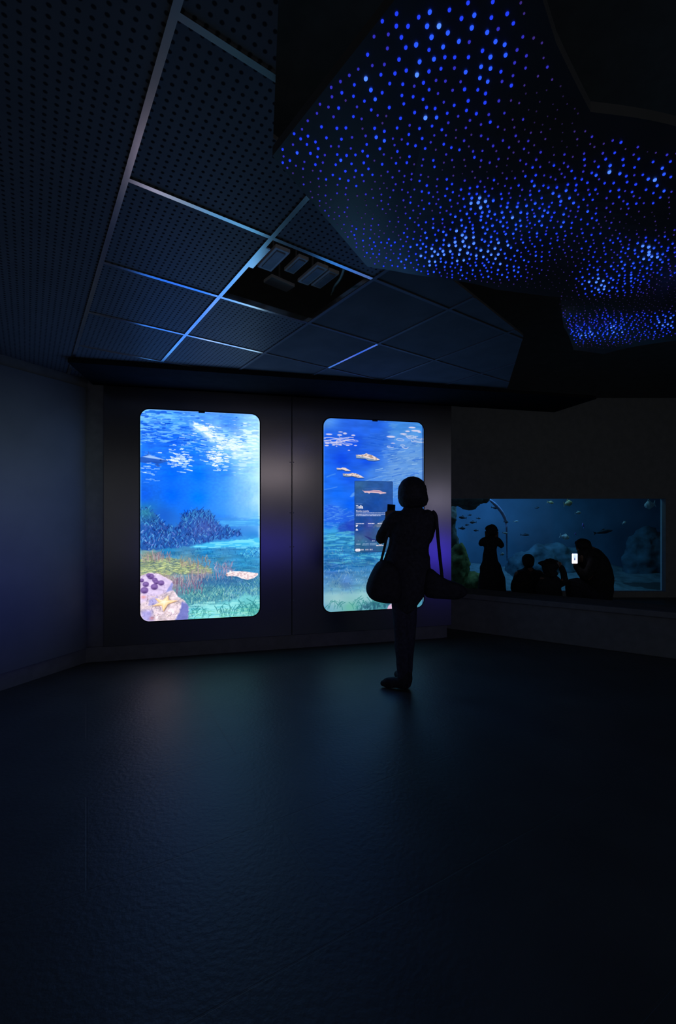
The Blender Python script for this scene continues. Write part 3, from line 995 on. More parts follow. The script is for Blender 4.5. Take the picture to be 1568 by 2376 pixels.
def picture_two():
    C = Canvas(234, 449, 1.3)
    def q(x, y):
        u = (x - 750) / 234.0
        top, bot = 971 + 14 * u, 1421.5 - 14 * u
        return (x - 750, (y - top) / (bot - top) * 449)
    def Q(l): return [q(*p) for p in l]
    C.idw([(6, 6, (84, 150, 240)), (60, 12, (40, 104, 236)), (120, 14, (34, 100, 232)), (180, 14, (66, 140, 228)), (228, 10, (60, 140, 226)), (10, 45, (28, 96, 236)), (70, 55, (22, 84, 232)), (130, 50, (40, 104, 224)), (200, 45, (90, 150, 230)), (40, 95, (16, 76, 236)), (100, 95, (18, 80, 232)), (150, 90, (70, 130, 225)), (210, 90, (104, 158, 226)), (10, 130, (30, 110, 245)), (60, 135, (22, 92, 242)), (110, 125, (50, 120, 236)), (165, 120, (106, 158, 226)), (222, 125, (90, 148, 226)),
           (30, 175, (20, 108, 250)), (60, 200, (10, 98, 250)), (150, 165, (66, 136, 232)), (215, 160, (80, 142, 226)), (30, 230, (30, 102, 236)), (20, 215, (50, 120, 240)), (130, 230, (50, 116, 230)), (200, 230, (50, 116, 230)), (10, 250, (26, 112, 230)), (60, 250, (40, 80, 200)), (40, 264, (40, 140, 222)), (20, 278, (70, 176, 226)), (60, 285, (60, 165, 215)), (130, 280, (50, 150, 205)), (20, 300, (34, 120, 190)), (90, 310, (36, 130, 180)), (60, 330, (44, 124, 190)), (20, 350, (64, 120, 196)), (100, 350, (56, 124, 180)), (180, 340, (56, 124, 180)), (50, 380, (80, 128, 190)), (110, 385, (100, 150, 180)), (30, 400, (104, 160, 186)), (30, 420, (150, 198, 206)), (90, 415, (130, 196, 200)), (60, 438, (110, 186, 170)), (130, 436, (70, 140, 150)), (210, 430, (80, 150, 170))])
    # surface streaks
    C.tex(1 - C.step_y(230, 80), 24, 7, 103, .10, 3)
    rt = C.poly([(140, 60), (175, 40), (234, 40), (234, 200), (85, 165), (110, 120), (150, 110)], 14, 9, 104, 14)
    C.mix(rt * .35, (116, 168, 226))
    r = np.random.default_rng(105)
    C.tufts(rt, 210, r, (4, 12), (1.0, 2.4), [(44, 104, 212), (60, 120, 214), (76, 136, 222)], .7, -.35, True) if False else None
    for x, y in C.sample(rt, 260, r):
        h = r.uniform(4, 12); k = r.uniform(.05, .35)
        C.stroke([(x - h, y + k * h), (x + r.uniform(-1, 1), y + r.uniform(-1, 1)), (x + h, y - k * h)], r.uniform(1, 2.4), [(44, 104, 212), (64, 124, 216), (150, 194, 238), (128, 178, 232), (100, 156, 226)][r.integers(5)], r.uniform(.35, .75))
    C.dashes(C.poly([(150, 0), (234, 0), (234, 50), (130, 60)], 16), 20, 5, 107, .6, (100, 166, 226), .4, 2)
    C.tufts(C.gauss(130, 62, 50, 40), 60, r, (4, 14), (1.2, 2.6), [(26, 88, 208), (50, 116, 226)], .5, .15, True)
    r = np.random.default_rng(5)
    def loops(region, n, col):
        m = np.zeros(C.X.shape)
        x0, y0, x1, y1 = region
        for _ in range(n):
            x, y, a, b = r.uniform(x0, x1), r.uniform(y0, y1), r.uniform(5, 16), r.uniform(1.6, 3.2)
            P = [(x + a * math.cos(t), y + b * math.sin(t) + .06 * a * math.cos(t) + r.uniform(-.5, .5)) for t in np.linspace(0, 2 * PI * r.choice([.55, .75, 1.0]), 12)]
            m = np.maximum(m, C.line(P, 1.5, .5) * r.uniform(.6, 1))
        C.mix(m, col)
    def blobs(l, col):
        for x, y, a, b in l:
            cx, cy = q(x, y)
            C.mix(np.clip((1.1 - np.hypot((C.X - cx) / a, (C.Y - cy) / b)) / .35, 0, 1) * .92, col)
    W = (222, 214, 240)
    loops((4, 42, 66, 62), 10, W)
    for yy, a, b in ((1018, 752, 822), (1022, 752, 818), (1027, 753, 800), (1024, 785, 822)):
        P = [(x, yy + math.sin(x * .13 + yy) * 1.6) for x in range(a, b, 5)]
        C.mix(C.line(Q(P), 1.7, .5) * .9, W)
    blobs([(762, 1009, 8, 2), (786, 1011, 6, 2), (798, 1007.5, 5, 2.4), (788, 1004, 6, 1.2), (817, 1012, 5, 2), (758, 1030, 6, 1.6), (776, 1028, 5, 1.4), (788, 1034, 4, 1.5), (772, 1034, 4, 1.5), (804, 1035, 5, 1.4), (822, 1035.5, 4, 1.4), (757, 1035, 5, 2), (779, 1037, 2, 1), (807, 1046.5, 3, 1)], W)
    loops((152, 28, 228, 64), 11, (206, 212, 240))
    blobs([(956, 995.5, 9, 2), (945, 1004, 6, 2), (965, 1003, 12, 2.4), (905, 1016, 11, 2.6), (935, 1010, 9, 2), (910, 1031, 6, 1.2), (974, 1006, 5, 2)], (220, 214, 240))
    # far reefs
    C.mix(C.poly(Q([(750, 1178), (768, 1172), (785, 1182), (800, 1190), (822, 1185), (822, 1215), (750, 1215)]), 3, 4, 111, 9) * .6, (34, 96, 232))
    C.tufts(C.poly(Q([(750, 1168), (772, 1172), (800, 1186), (822, 1184), (822, 1228), (750, 1228)]), 4), 110, np.random.default_rng(112), (3, 9), (1.0, 2.4), [(84, 150, 246), (60, 120, 240), (30, 90, 226), (100, 170, 248)], .6, .5, True)
    C.mix(C.line(Q([(757, 1108), (766, 1104), (776, 1101)]), 2.2, 1) * .6, (90, 160, 245))
    C.mix(C.line(Q([(752, 1137), (764, 1135), (780, 1131)]), 1.8, .8) * .6, (100, 160, 250))
    C.mix(C.poly(Q([(809, 1154), (815, 1146), (822, 1142), (822, 1150), (814, 1155)]), 1.2) * .7, (110, 170, 250))
    C.mix(C.poly(Q([(785, 1222), (800, 1212), (822, 1206), (822, 1240), (780, 1236)]), 4, 4, 113) * .6, (30, 60, 180))
    C.mix(C.poly(Q([(750, 1228), (775, 1226), (785, 1234), (770, 1240), (750, 1240)]), 3, 3, 114) * .6, (70, 180, 236))
    # three pale fish
    for pts in (((823, 1057), (832, 1057), (842, 1056), (847, 1053.5), (852, 1056), (860, 1058), (868, 1062), (879, 1069), (866, 1071), (852, 1070), (845, 1066), (835, 1065), (824, 1064)),
                ((779, 1087), (788, 1088), (793, 1086), (799, 1087), (811, 1094), (800, 1094), (793, 1091), (780, 1091)),
                ((793, 1100), (805, 1101), (814, 1098.5), (823, 1100), (834, 1105), (842, 1110), (828, 1110), (815, 1106), (806, 1107), (794, 1106))):
        P = Q(pts)
        m = C.poly(P, .5)
        C.mix(C.poly([(a + .4, b + 1.8) for a, b in P], .8) * .8, (20, 50, 100))
        C.mix(m, (240, 220, 212))
        cy = sum(b for a, b in P) / len(P); cx = sum(a for a, b in P) / len(P)
        C.mix(m * np.clip((C.noise(4, 2, 120, 2) - .58) / .06, 0, 1) * .6, (120, 96, 96))
        C.mix(m * np.clip((C.Y - cy - (C.X - cx) * .2 - 1.5) / 2, 0, 1) * .75, (110, 150, 190))
    # meadow and sand
    C.mix(C.poly(Q([(750, 1245), (790, 1242), (822, 1246), (880, 1244), (984, 1240), (984, 1256), (822, 1262), (780, 1258), (750, 1256)]), 2.5, 2, 121) * .75, (84, 186, 232))
    C.dashes(C.step_y(262, 6) * (1 - C.step_y(345, 20)), 18, 2.4, 122, .45, (100, 200, 220), .6, 1)
    C.dashes(C.step_y(275, 6) * (1 - C.step_y(360, 20)), 20, 3, 123, .5, (20, 96, 166), .7, 2)
    r = np.random.default_rng(124)
    C.tufts(C.step_y(262, 4) * (1 - C.step_y(340, 4)), 260, r, (3, 9), (1.0, 2.2), [(24, 100, 168), (60, 150, 200), (90, 186, 212), (30, 120, 180)], .6, .12, True)
    C.tufts(C.step_y(300, 4) * (1 - C.step_y(412, 4)), 800, r, (2, 5.5), (.9, 1.6), [(44, 104, 170), (70, 130, 190), (96, 150, 196), (36, 96, 160), (120, 168, 200)], .65, .9)
    C.tufts(C.step_y(350, 4) * (1 - C.step_y(408, 4)), 240, r, (2, 5), (.9, 1.5), [(140, 184, 208), (160, 196, 210), (110, 150, 190)], .6, .9)
    C.tex(C.step_y(300, 20) * (1 - C.step_y(415, 20)), 26, 6, 125, .15, 2)
    C.mix(C.step_y(405, 10) * (1 - C.step_y(430, 12)) * .6, (158, 204, 208))
    m = np.zeros(C.X.shape)
    for _ in range(60):
        bx, by = r.uniform(0, 150), r.uniform(432, 450); h = r.uniform(8, 26); k = r.uniform(-1.2, 1.2)
        m = np.maximum(m, C.line([(bx, by), (bx + k * h * .3, by - h * .5), (bx + k * h * .9, by - h * r.uniform(.6, 1))], r.uniform(.8, 1.6), .45) * r.uniform(.5, 1))
    C.mix(m * .85, (30, 120, 120))
    C.mix(C.poly(Q([(845, 1400), (905, 1394), (905, 1418), (820, 1421)]), 5, 5, 127) * np.clip((C.noise(5, 7, 128, 2) - .35) / .2, 0, 1) * .7, (36, 84, 110))
    C.mix(C.poly(Q([(895, 1415), (899, 1405), (906, 1400), (912, 1416)]), 1) * .95, (230, 190, 220))
    C.mix(np.clip((3 - C.X) / 3, 0, 1) * .4, (130, 190, 250))
    C.mix(np.clip((C.X - 230) / 2, 0, 1) * np.clip((233 - C.X) / 1, 0, 1) * .8, (8, 20, 90))
    return C


def card_picture():
    C = Canvas(88, 166, 2.0)
    def q(x, y): return ((x - 821.5), (y - 1116) * 1.0)
    C.idw([(10, 8, (52, 98, 150)), (50, 10, (44, 90, 160)), (80, 20, (40, 84, 158)), (12, 45, (38, 86, 160)), (50, 50, (24, 74, 160)), (30, 70, (20, 68, 158)), (80, 60, (36, 80, 160)), (15, 95, (22, 70, 150)), (60, 95, (26, 74, 150)), (30, 103, (56, 72, 160)), (10, 110, (26, 66, 150)), (60, 115, (60, 110, 160)), (30, 125, (60, 76, 140)), (60, 128, (70, 76, 140)), (12, 135, (76, 104, 150)), (15, 142, (60, 130, 165)), (60, 142, (60, 130, 165)), (20, 152, (30, 80, 120)), (60, 154, (36, 84, 120)), (40, 161, (48, 84, 140))])
    C.tex(np.ones(C.X.shape), 12, 8, 131, .12, 3)
    C.mix(C.poly([q(*p) for p in ((843, 1243), (853, 1246), (862, 1251), (872, 1252), (876, 1256), (866, 1258), (860, 1256), (850, 1248))], .7) * .7, (34, 40, 110))
    C.mix(C.poly([q(*p) for p in ((866, 1223), (890, 1206), (905, 1200), (900, 1216), (884, 1223))], 3, 4, 140, 8) * .55, (140, 140, 130))
    # pictured fish
    m = C.poly([q(*p) for p in ((838.5, 1136.5), (843, 1139), (856, 1138.5), (865, 1136.5), (878, 1137), (886, 1140.5), (894, 1142), (894, 1144), (884, 1145), (881, 1146), (876, 1144), (858, 1143), (855, 1145), (850, 1143), (845, 1143.5))], .5)
    C.mix(m, (226, 190, 200))
    C.mix(m * C.line([q(840, 1139), q(866, 1139), q(886, 1141)], 1.4, .6) * .7, (120, 80, 130))
    C.mix(C.line([q(846, 1134), q(862, 1134), q(880, 1133)], 1.6, 1.4) * .3, (110, 120, 180))
    def bar(x0, x1, y, h, c=(186, 196, 232), gap=0, seed=0):
        rr = np.random.default_rng(seed + int(x0 * 7 + y * 3))
        x = x0
        while x < x1 - .5:
            w = min(rr.uniform(3, 9), x1 - x)
            C.mix(C.poly([q(x, y - h / 2), q(x + w, y - h / 2), q(x + w, y + h / 2), q(x, y + h / 2)], .35) * rr.uniform(.75, 1), c)
            x += w + (.5 if gap == 0 else gap)
    bar(825, 840, 1169, 1.4, (90, 130, 200))
    for y, x1 in ((1190, 908), (1193.5, 908), (1196.5, 882)): bar(825, x1, y, 1.7)
    for a, b in ((824.5, 843), (852, 867), (874, 888)): bar(a, b, 1215, 1.9, (226, 220, 240))
    bar(831, 836, 1220.5, 1.2, (110, 120, 180)); bar(852, 863, 1220.5, 1.3, (130, 140, 190)); bar(872, 886, 1221, 1.3, (150, 150, 180))
    C.mix(C.poly([q(*p) for p in ((824.5, 1218), (829.5, 1218), (828.5, 1221), (826, 1223), (824.5, 1222))], .4), (235, 232, 246))
    C.mix(C.poly([q(*p) for p in ((826.5, 1226), (829, 1228.5), (829.5, 1231), (824.5, 1231), (824.5, 1228.5))], .4), (235, 232, 246))
    bar(846, 850, 1256, 1.2, (140, 180, 215)); bar(861, 868, 1255.5, 1.8, (190, 215, 235)); bar(829, 831, 1255, 1.2, (120, 170, 210))
    bar(825, 835, 1262.5, 1.6, (180, 200, 225)); bar(840, 854, 1262, 1.4, (150, 180, 215)); bar(838.5, 854, 1264.8, 1.4, (150, 180, 215)); bar(856, 872, 1262, 1.4, (150, 180, 215)); bar(856, 872, 1264.8, 1.4, (150, 180, 215))
    bar(871, 888, 1266.5, 2.2, (230, 214, 226)); bar(877, 884, 1263.7, 1.4, (230, 214, 226))
    C.mix(C.line([q(822, 1270), q(909, 1270)], .7, .4) * .5, (70, 110, 160))
    C.mix(C.line([q(826.3, 1276.3), q(832, 1276.3)], 6.4, .4), (244, 238, 248))
    C.mix(C.line([q(826.5, 1276.3), q(831.5, 1276.3)], 1.0, .4) * .6, (190, 140, 160))
    for a, b in ((836, 842.5), (846, 853.5), (856, 863)): bar(a, b, 1275.7, 3.2, (176, 176, 196))
    ed = np.minimum(np.minimum(C.X, C.w - C.X), np.minimum(C.Y, C.h - C.Y))
    C.mix(np.clip((1.3 - ed) / .8, 0, 1) * .75, (16, 40, 96))
    return C


M_PIC = emit_attr('display_picture', 1.0)
M_PIC_A = emit_attr('display_picture_bright', 1.28)
M_CARD = emit_attr('card_picture', 1.0)
M_TEXT = emit('white_letters', lin((240, 240, 250)))
SZ0, SZ1, SW = .362, 2.392, 1.12


def rounded(t0, t1, z0, z1, r, n=8):
    P = []
    for cx, cz, a0 in ((t1 - r, z1 - r, 0), (t0 + r, z1 - r, 90), (t0 + r, z0 + r, 180), (t1 - r, z0 + r, 270)):
        for k in range(n + 1):
            a = math.radians(a0 + 90 * k / n)
            P.append((cx + r * math.cos(a), cz + r * math.sin(a)))
    return P


def display(t0, C, label, m):
    t1 = t0 + SW
    o = empty('display_screen', wall((t0 + t1) / 2, SZ0, 0), label, 'screen', 'tall screens on the display wall')
    me = C.mesh('picture', (wall(t0, SZ1, .012), wall(t1, SZ1, .012) - wall(t0, SZ1, .012), Vector((0, 0, SZ0 - SZ1))), C.w * .075)
    link('picture', me, m, o)
    bm = bmesh.new()
    prof = [(.0, .013), (.004, .016), (.008, .016), (.012, .011), (.013, .0), (.0, .0)]
    base = rounded(t0, t1, SZ0, SZ1, SW * .075)
    rings = []
    for g, out in prof:
        rr = rounded(t0 - g, t1 + g, SZ0 - g, SZ1 + g, SW * .075 + g)
        rings.append([bm.verts.new(wall(a, b, out)) for a, b in rr])
    n = len(base)
    for a, b in zip(rings, rings[1:]):
        for k in range(n): bm.faces.new((a[k], a[(k + 1) % n], b[(k + 1) % n], b[k]))
    bmesh.ops.recalc_face_normals(bm, faces=bm.faces)
    me = bpy.data.meshes.new('frame'); bm.to_mesh(me); bm.free()
    link('frame', me, M_BEZEL, o)
    mb = MB()
    wbox(mb, (t0 + t1) / 2 - .03, (t0 + t1) / 2 + .03, SZ1 - .012, SZ1 + .004, .012, .017, .003)
    mb.build('sensor_strip', M_BEZEL, o)
    return o


T2 = 1.778
d1 = display(0.0, picture_one(), 'tall lit screen with starfish rock and blue reef scene, beside the dark corner', M_PIC_A)
d2 = display(T2, picture_two(), 'tall lit screen with a fish info card, behind the woman taking a picture', M_PIC)


# information card shown on the second display
def s2(x, y):
    """photo pixel -> wall coordinates"""
    k = (x - CX) / F
    t = (k * WA.y - WA.x) / (WD.x - k * WD.y)
    return t, EYE - (y - HOR) / F * (WA.y + WD.y * t)


ta, za = s2(821.5, 1116); tb, zb = s2(910, 1282)
zb = s2(821.5, 1282)[1]
CC = card_picture()
info = link('info_card', CC.mesh('info_card', (wall(ta, za, .0135), wall(tb, za, .0135) - wall(ta, za, .0135), Vector((0, 0, zb - za))), 1.5), M_CARD, d2)
info['label'] = 'translucent blue information card shown on the screen'


def words(txt, x, y, h, stretch, off, parent, name):
    cu = bpy.data.curves.new(name, 'FONT')
    cu.body = txt
    cu.size = h
    cu.offset = off
    t = bpy.data.objects.new('work', cu); COL.objects.link(t)
    dg = bpy.context.evaluated_depsgraph_get(); dg.update()
    me = bpy.data.meshes.new_from_object(t.evaluated_get(dg))
    bpy.data.objects.remove(t)
    tt, zz = s2(x, y)
    M = Matrix.Translation(wall(tt, zz, .0148)) @ Matrix.Rotation(WROT, 4, 'Z') @ Matrix.Rotation(PI / 2, 4, 'X') @ Matrix.Diagonal((stretch, 1, 1, 1))
    me.transform(M)
    o = link(name, me, M_TEXT, None, False)
    o.parent = parent
    o.matrix_parent_inverse = parent.matrix_parent_inverse.copy() if parent.parent is None else Matrix.Translation(-d2.location)
    o.matrix_parent_inverse = Matrix.Identity(4)
    return o


words('Tolla', 825, 1179.6, .049, .78, .0012, info, 'title_text')
words('Mustelus mustelus', 825, 1187.0, .0205, .95, .0003, info, 'subtitle_text')

# ------------------------------------------------------------------ fish tank
def glass_mat():
    m = bpy.data.materials.new('tank_glass')
    m.use_nodes = True
    nt = m.node_tree
    nt.nodes.remove(nt.nodes['Principled BSDF'])
    t = nt.nodes.new('ShaderNodeBsdfTransparent'); t.inputs[0].default_value = (.86, .93, .96, 1)
    g = nt.nodes.new('ShaderNodeBsdfGlossy'); g.inputs['Roughness'].default_value = .03
    fr = nt.nodes.new('ShaderNodeFresnel'); fr.inputs[0].default_value = 1.2
    mx = nt.nodes.new('ShaderNodeMixShader')
    nt.links.new(fr.outputs[0], mx.inputs[0]); nt.links.new(t.outputs[0], mx.inputs[1]); nt.links.new(g.outputs[0], mx.inputs[2])
    nt.links.new(mx.outputs[0], nt.nodes['Material Output'].inputs[0])
    return m


M_WATERWALL = mat('blue_tank_back', (.10, .20, .30), .9, 0, .1, .25, 1.3, .2, 5)
M_SAND = mat('tank_sand', (.16, .24, .26), .9, 0, .1, .3, 6, .6, 30)
M_ROCK = mat('tank_rock', (.13, .13, .10), .9, 0, .1, .6, 7, .9, 14)
M_CORAL = mat('yellow_green_coral', (.30, .30, .10), .9, 0, .1, .7, 9, .9, 20)
M_FDARK = mat('dark_fish', (.03, .05, .07), .5, 0, .4, .4, 20)
M_FPALE = mat('pale_fish', (.55, .60, .60), .5, 0, .4, .3, 14)
M_FYEL = mat('sandy_fish', (.62, .48, .26), .5, 0, .4, .4, 20)
M_GLINT = mat('violet_glint', (.40, .30, .95), .4, 0, .5, .2, 30)  # colour of two small violet lights in the tank, shaped as fish
M_PIPE = mat('pale_hose', (.34, .38, .62), .5)

for nm, c_, z_ in (('wall_tank_rear', (4.0, 9.95, 1.1), (8.2, .1, 3.4)), ('wall_tank_left', (-.05, 8.7, 1.1), (.1, 2.3, 3.4)), ('wall_tank_right', (8.05, 8.7, 1.1), (.1, 2.3, 3.4)), ('ceiling_tank', (4.0, 8.7, 2.85), (8.2, 2.3, .1))):
    tag(MB().box(c_, z_).build(nm, M_WATERWALL, smooth=False), kind='structure')
bm = bmesh.new()
bmesh.ops.create_grid(bm, x_segments=80, y_segments=30, size=1)
for v in bm.verts:
    v.co = Vector((4.0 + v.co.x * 3.9, 8.66 + v.co.y * 1.12, 0))
    v.co.z = .02 + .16 * mnoise.fractal(v.co * .9, 1, 2, 4) + .12 * max(0, v.co.y - 8.4)
me = bpy.data.meshes.new('sand_bed'); bm.to_mesh(me); bm.free()
tag(link('sand_bed', me, M_SAND), 'dim blue sand bed of the big fish tank', 'sand', kind='stuff')
tag(MB().box(((X0 + X1) / 2, TY + .07, (Z0 + Z1) / 2), (X1 - X0 + .02, .04, Z1 - Z0 + .02)).build('window_1', glass_mat(), smooth=False), kind='structure')


def rock(c, r, label, m, name='reef_rock', n=5, seed=1, rough=.12, cat='rock'):
    rr = random.Random(seed)
    mb = MB()
    mb.ell(c, r)
    for _ in range(n):
        mb.ell((c[0] + rr.uniform(-1, 1) * r[0] * .7, c[1] + rr.uniform(-.6, .6) * r[1], c[2] + rr.uniform(-.8, .8) * r[2] * .8), tuple(k * rr.uniform(.35, .6) for k in r))
    return tag(mb.build(name, m, voxel=.05, rough=rough, freq=4.0, smooth=2), label, cat)


p = px(1080, 1165, 8.0); rock((p.x, p.y, p.z + .1), (.42, .4, .20), 'brown green rock overhang at the top of the big tank by the display wall', M_ROCK, seed=3)
p = px(1042, 1215, 8.6); rock((p.x, p.y, .72), (.16, .3, .9), 'dark upright rock in the big tank below the overhang', M_ROCK, seed=5)
p = px(1060, 1310, 7.9); rock((p.x, p.y, p.z - .1), (.22, .25, .44), 'yellow green coral growth at the lower left of the big tank', M_CORAL, 'coral_growth', 8, 7, .10, 'coral')
p = px(1095, 1345, 7.9); rock((p.x, p.y, p.z - .1), (.28, .25, .24), 'dim green coral clump at the foot of the yellow green growth', M_CORAL, 'coral_growth', 6, 9, .10, 'coral')
M_MOUND = mat('murky_rock', (.085, .16, .20), .9, 0, .1, .45, 5, .8, 12)
p = px(1285, 1300, 9.3); rock((p.x, p.y, .18), (1.0, .3, .56), 'broad murky rock mound in the middle of the big tank', M_MOUND, 'reef_rock', 7, 12, .10)
p = px(1500, 1260, 9.4); rock((p.x, p.y, .2), (.5, .3, .9), 'murky rock mound near the dim end of the big tank', M_MOUND, 'reef_rock', 6, 16, .10)


def fish(x, y, Y, L, hgt, ang, m, label, name='fish', group=None, face=1):
    """body along the view plane; L length, hgt height, ang tilt"""
    c = px(x, y, Y)
    o = empty(name, c, label, 'fish', group)
    R = Matrix.Translation(c) @ Matrix.Rotation(-ang, 4, 'Y') @ Matrix.Diagonal((face, 1, 1, 1))
    mb = MB()
    mb.tube([(-.42 * L, 0, 0), (-.2 * L, 0, 0), (.1 * L, 0, .01 * L), (.36 * L, 0, 0), (.5 * L, 0, -.01 * L)], [(.08 * hgt, .05 * hgt), (.32 * hgt, .18 * hgt), (.5 * hgt, .28 * hgt), (.3 * hgt, .2 * hgt), (.05 * hgt, .05 * hgt)], 10, 4)
    mb.bm.transform(R)
    mb.build('body', m, o)
    def fin(nm, P, th):
        mb = MB()
        a = [mb.bm.verts.new((u, -th, w)) for u, w in P]; b = [mb.bm.verts.new((u, th, w)) for u, w in P]
        mb.bm.faces.new(a); mb.bm.faces.new(list(reversed(b)))
        for k in range(len(P)): mb.bm.faces.new((a[k], a[(k + 1) % len(P)], b[(k + 1) % len(P)], b[k]))
        mb.bm.transform(R)
        mb.build(nm, m, o, smooth=False)
    fin('tail', [(-.38 * L, .05 * hgt), (-.58 * L, .42 * hgt), (-.52 * L, 0), (-.58 * L, -.42 * hgt), (-.38 * L, -.05 * hgt)], .006 * L + .002)
    fin('dorsal_fin', [(.15 * L, .44 * hgt), (.02 * L, .72 * hgt), (-.18 * L, .34 * hgt)], .006 * L + .002)
    return o


for x, y, w, lab in ((1073, 1201, 17, 'under the rock overhang, topmost of the shoal'), (1097, 1212, 15, 'in the middle of the shoal by the rock overhang'), (1072, 1226, 15, 'low in the shoal by the upright rock'), (1104, 1231, 11, 'lowest in the shoal beside the standing child'), (1110, 1203, 10, 'at the open side of the shoal, over the standing child'), (1090, 1195, 9, 'smallest of the shoal, close under the overhang'), (1083, 1218, 9, 'small, between the larger fish of the shoal')):
    fish(x, y, 8.4, w * .0083, w * .0083 * .45, random.uniform(-.15, .15), M_FDARK, 'small dark fish ' + lab, group='dark shoal in the big tank', face=random.choice((-1, 1)))
fish(1148, 1178, 8.2, .13, .055, -.1, M_FDARK, 'dark fish near the top end of the pale hose')
fish(1174, 1211, 8.0, .085, .04, -.1, M_FDARK, 'dark fish crossing the pale curved hose')
fish(1218, 1241, 8.6, .17, .05, 0, M_FDARK, 'slim dark fish above the person sitting on the floor')
fish(1400, 1234, 8.2, .34, .085, .16, M_FDARK, 'large dark fish swimming over the crouching person')
fish(1246, 1178, 8.8, .09, .04, .2, M_FDARK, 'dim dark fish under the upper sandy fish')
fish(1277, 1166, 8.3, .12, .06, -.2, M_FYEL, 'dim sandy fish at the top edge of the tank, smaller of two')
fish(1318, 1168, 8.0, .15, .12, .2, M_FYEL, 'bright sandy fish at the top edge of the tank, larger of two')
fish(1341, 1190, 8.0, .11, .06, .1, M_FPALE, 'pale fish just under the bright sandy fish')
fish(1507, 1172, 7.9, .19, .16, .2, M_FPALE, 'pale deep-bodied fish in the top corner at the dim end of the tank', face=-1)
fish(1448, 1213, 8.3, .08, .05, .4, M_FPALE, 'small pale fish above the nose of the large dark fish')
fish(1172, 1237, 8.0, .10, .04, -.15, M_FPALE, 'pale fish beside the standing child, below the pale hose')
fish(1197, 1210, 8.3, .09, .03, .1, M_FPALE, 'thin pale fish to the right of the pale curved hose')
fish(1165, 1286, 8.0, .075, .06, .3, M_FPALE, 'small pale fish beside the waist of the standing child')
fish(1310, 1246, 8.2, .17, .11, -.3, M_FPALE, 'rounded pale fish over the broad rock mound')
fish(1424, 1346, 7.9, .08, .04, -.5, M_FPALE, 'small pale fish behind the back of the crouching person')
fish(1353, 1219, 7.8, .085, .035, 1.9, M_GLINT, 'tiny violet glint shaped as an upright fish, upper of two')
fish(1335, 1239, 7.8, .05, .025, 2.0, M_GLINT, 'tiny violet glint shaped as a fish, lower of two')
o = MB().tube([px(1136, 1160, 8.1), px(1150, 1172, 8.1), px(1162, 1186, 8.1), px(1170, 1200, 8.1), px(1174, 1216, 8.1), px(1175, 1234, 8.1), px(1176, 1300, 8.4)], [.02, .03, .032, .03, .022, .016, .012], 10).build('hose', M_PIPE)
tag(o, 'pale curved hose arching down inside the big tank', 'hose')

# low ledge in front of the tank
ba, bb = Vector((1.02, 5.86, 0)), Vector((3.62, 4.36, 0))
bdv = (bb - ba)
mid = (ba + bb) / 2 + Vector((bdv.y, -bdv.x, 0)).normalized() * .2
BR = math.atan2(bdv.y, bdv.x)
be = empty('bench', (mid.x, mid.y, 0), 'long low black bench running in front of the big fish tank', 'bench')
MB().box((mid.x, mid.y, .42), (bdv.length, .4, .06), BR, .01).build('seat', M_BLACK, be, smooth=False)
MB().box((mid.x, mid.y, .195), (bdv.length - .1, .34, .39), BR, .01).build('base', M_BLACK, be, smooth=False)

# ------------------------------------------------------------------ people
def hand(mb, palm, toward, side, r=.042, closed=.6):
    """palm centre, finger direction, thumb side: palm, four unequal bent fingers and a thumb"""
    palm, d, s_ = Vector(palm), Vector(toward).normalized(), Vector(side).normalized()
    n = d.cross(s_).normalized()
    R = Matrix((s_, n, d)).transposed().to_4x4()
    mb.ell(palm, (r, r * .42, r * 1.1), R, 12)
    for k, ln in ((-1.5, .062), (-.5, .074), (.5, .079), (1.5, .070)):
        b = palm + s_ * (-k * r * -.45) + d * r * .8
        e1 = b + d * ln * .45
        e2 = e1 + d * ln * .3 * (1 - closed) + n * ln * .35 * closed
        e3 = e2 + d * ln * .1 * (1 - closed) + n * ln * .25 * closed - d * ln * .2 * closed
        mb.tube([b, e1, e2, e3], [.0088, .0084, .0078, .0066], 8, 2)
    b = palm + s_ * r * .7 - d * r * .3
    mb.tube([b, b + s_ * .02 + d * .022, b + s_ * .022 + d * .048 + n * .012], [.0115, .010, .008], 8, 2)


def head(mb, c, s, look, up=Vector((0, 0, 1))):
    """skull, jaw, nose, brow, ears; s = head height / .23, look = facing direction"""
    c = Vector(c); l = Vector(look).normalized(); r = l.cross(up).normalized(); u = r.cross(l).normalized()
    R = Matrix((r, l, u)).transposed().to_4x4()
    def P(a, b, d): return c + (r * a + l * b + u * d) * s
    mb.ell(P(0, -.012, .02), (.076 * s, .095 * s, .092 * s), R, 24)
    mb.ell(P(0, .026, -.048), (.056 * s, .066 * s, .064 * s), R, 20)
    mb.tube([P(0, .082, .02), P(0, .105, -.015), P(0, .092, -.026)], [.011 * s, .015 * s, .012 * s], 8, 2)
    mb.ell(P(0, .078, .034), (.05 * s, .014 * s, .010 * s), R, 12)
    for k in (-1, 1):
        mb.ell(P(.034 * k, .076, .014), (.013 * s, .009 * s, .008 * s), R, 10)
        mb.ell(P(.078 * k, -.008, -.004), (.009 * s, .018 * s, .031 * s), R, 10)
    mb.ell(P(0, .086, -.056), (.024 * s, .009 * s, .006 * s), R, 10)
    mb.ell(P(0, .080, -.066), (.020 * s, .009 * s, .006 * s), R, 10)
    mb.ell(P(0, .074, -.096), (.024 * s, .018 * s, .016 * s), R, 10)


def E(mb, D):
    def f(x, y, rx, ry, rz, dy=0, tilt=0):
        k = D / F
        mb.ell(px(x, y, D + dy), (rx * k, ry, rz * k), Matrix.Rotation(tilt, 4, 'Y'), 20)
    return f


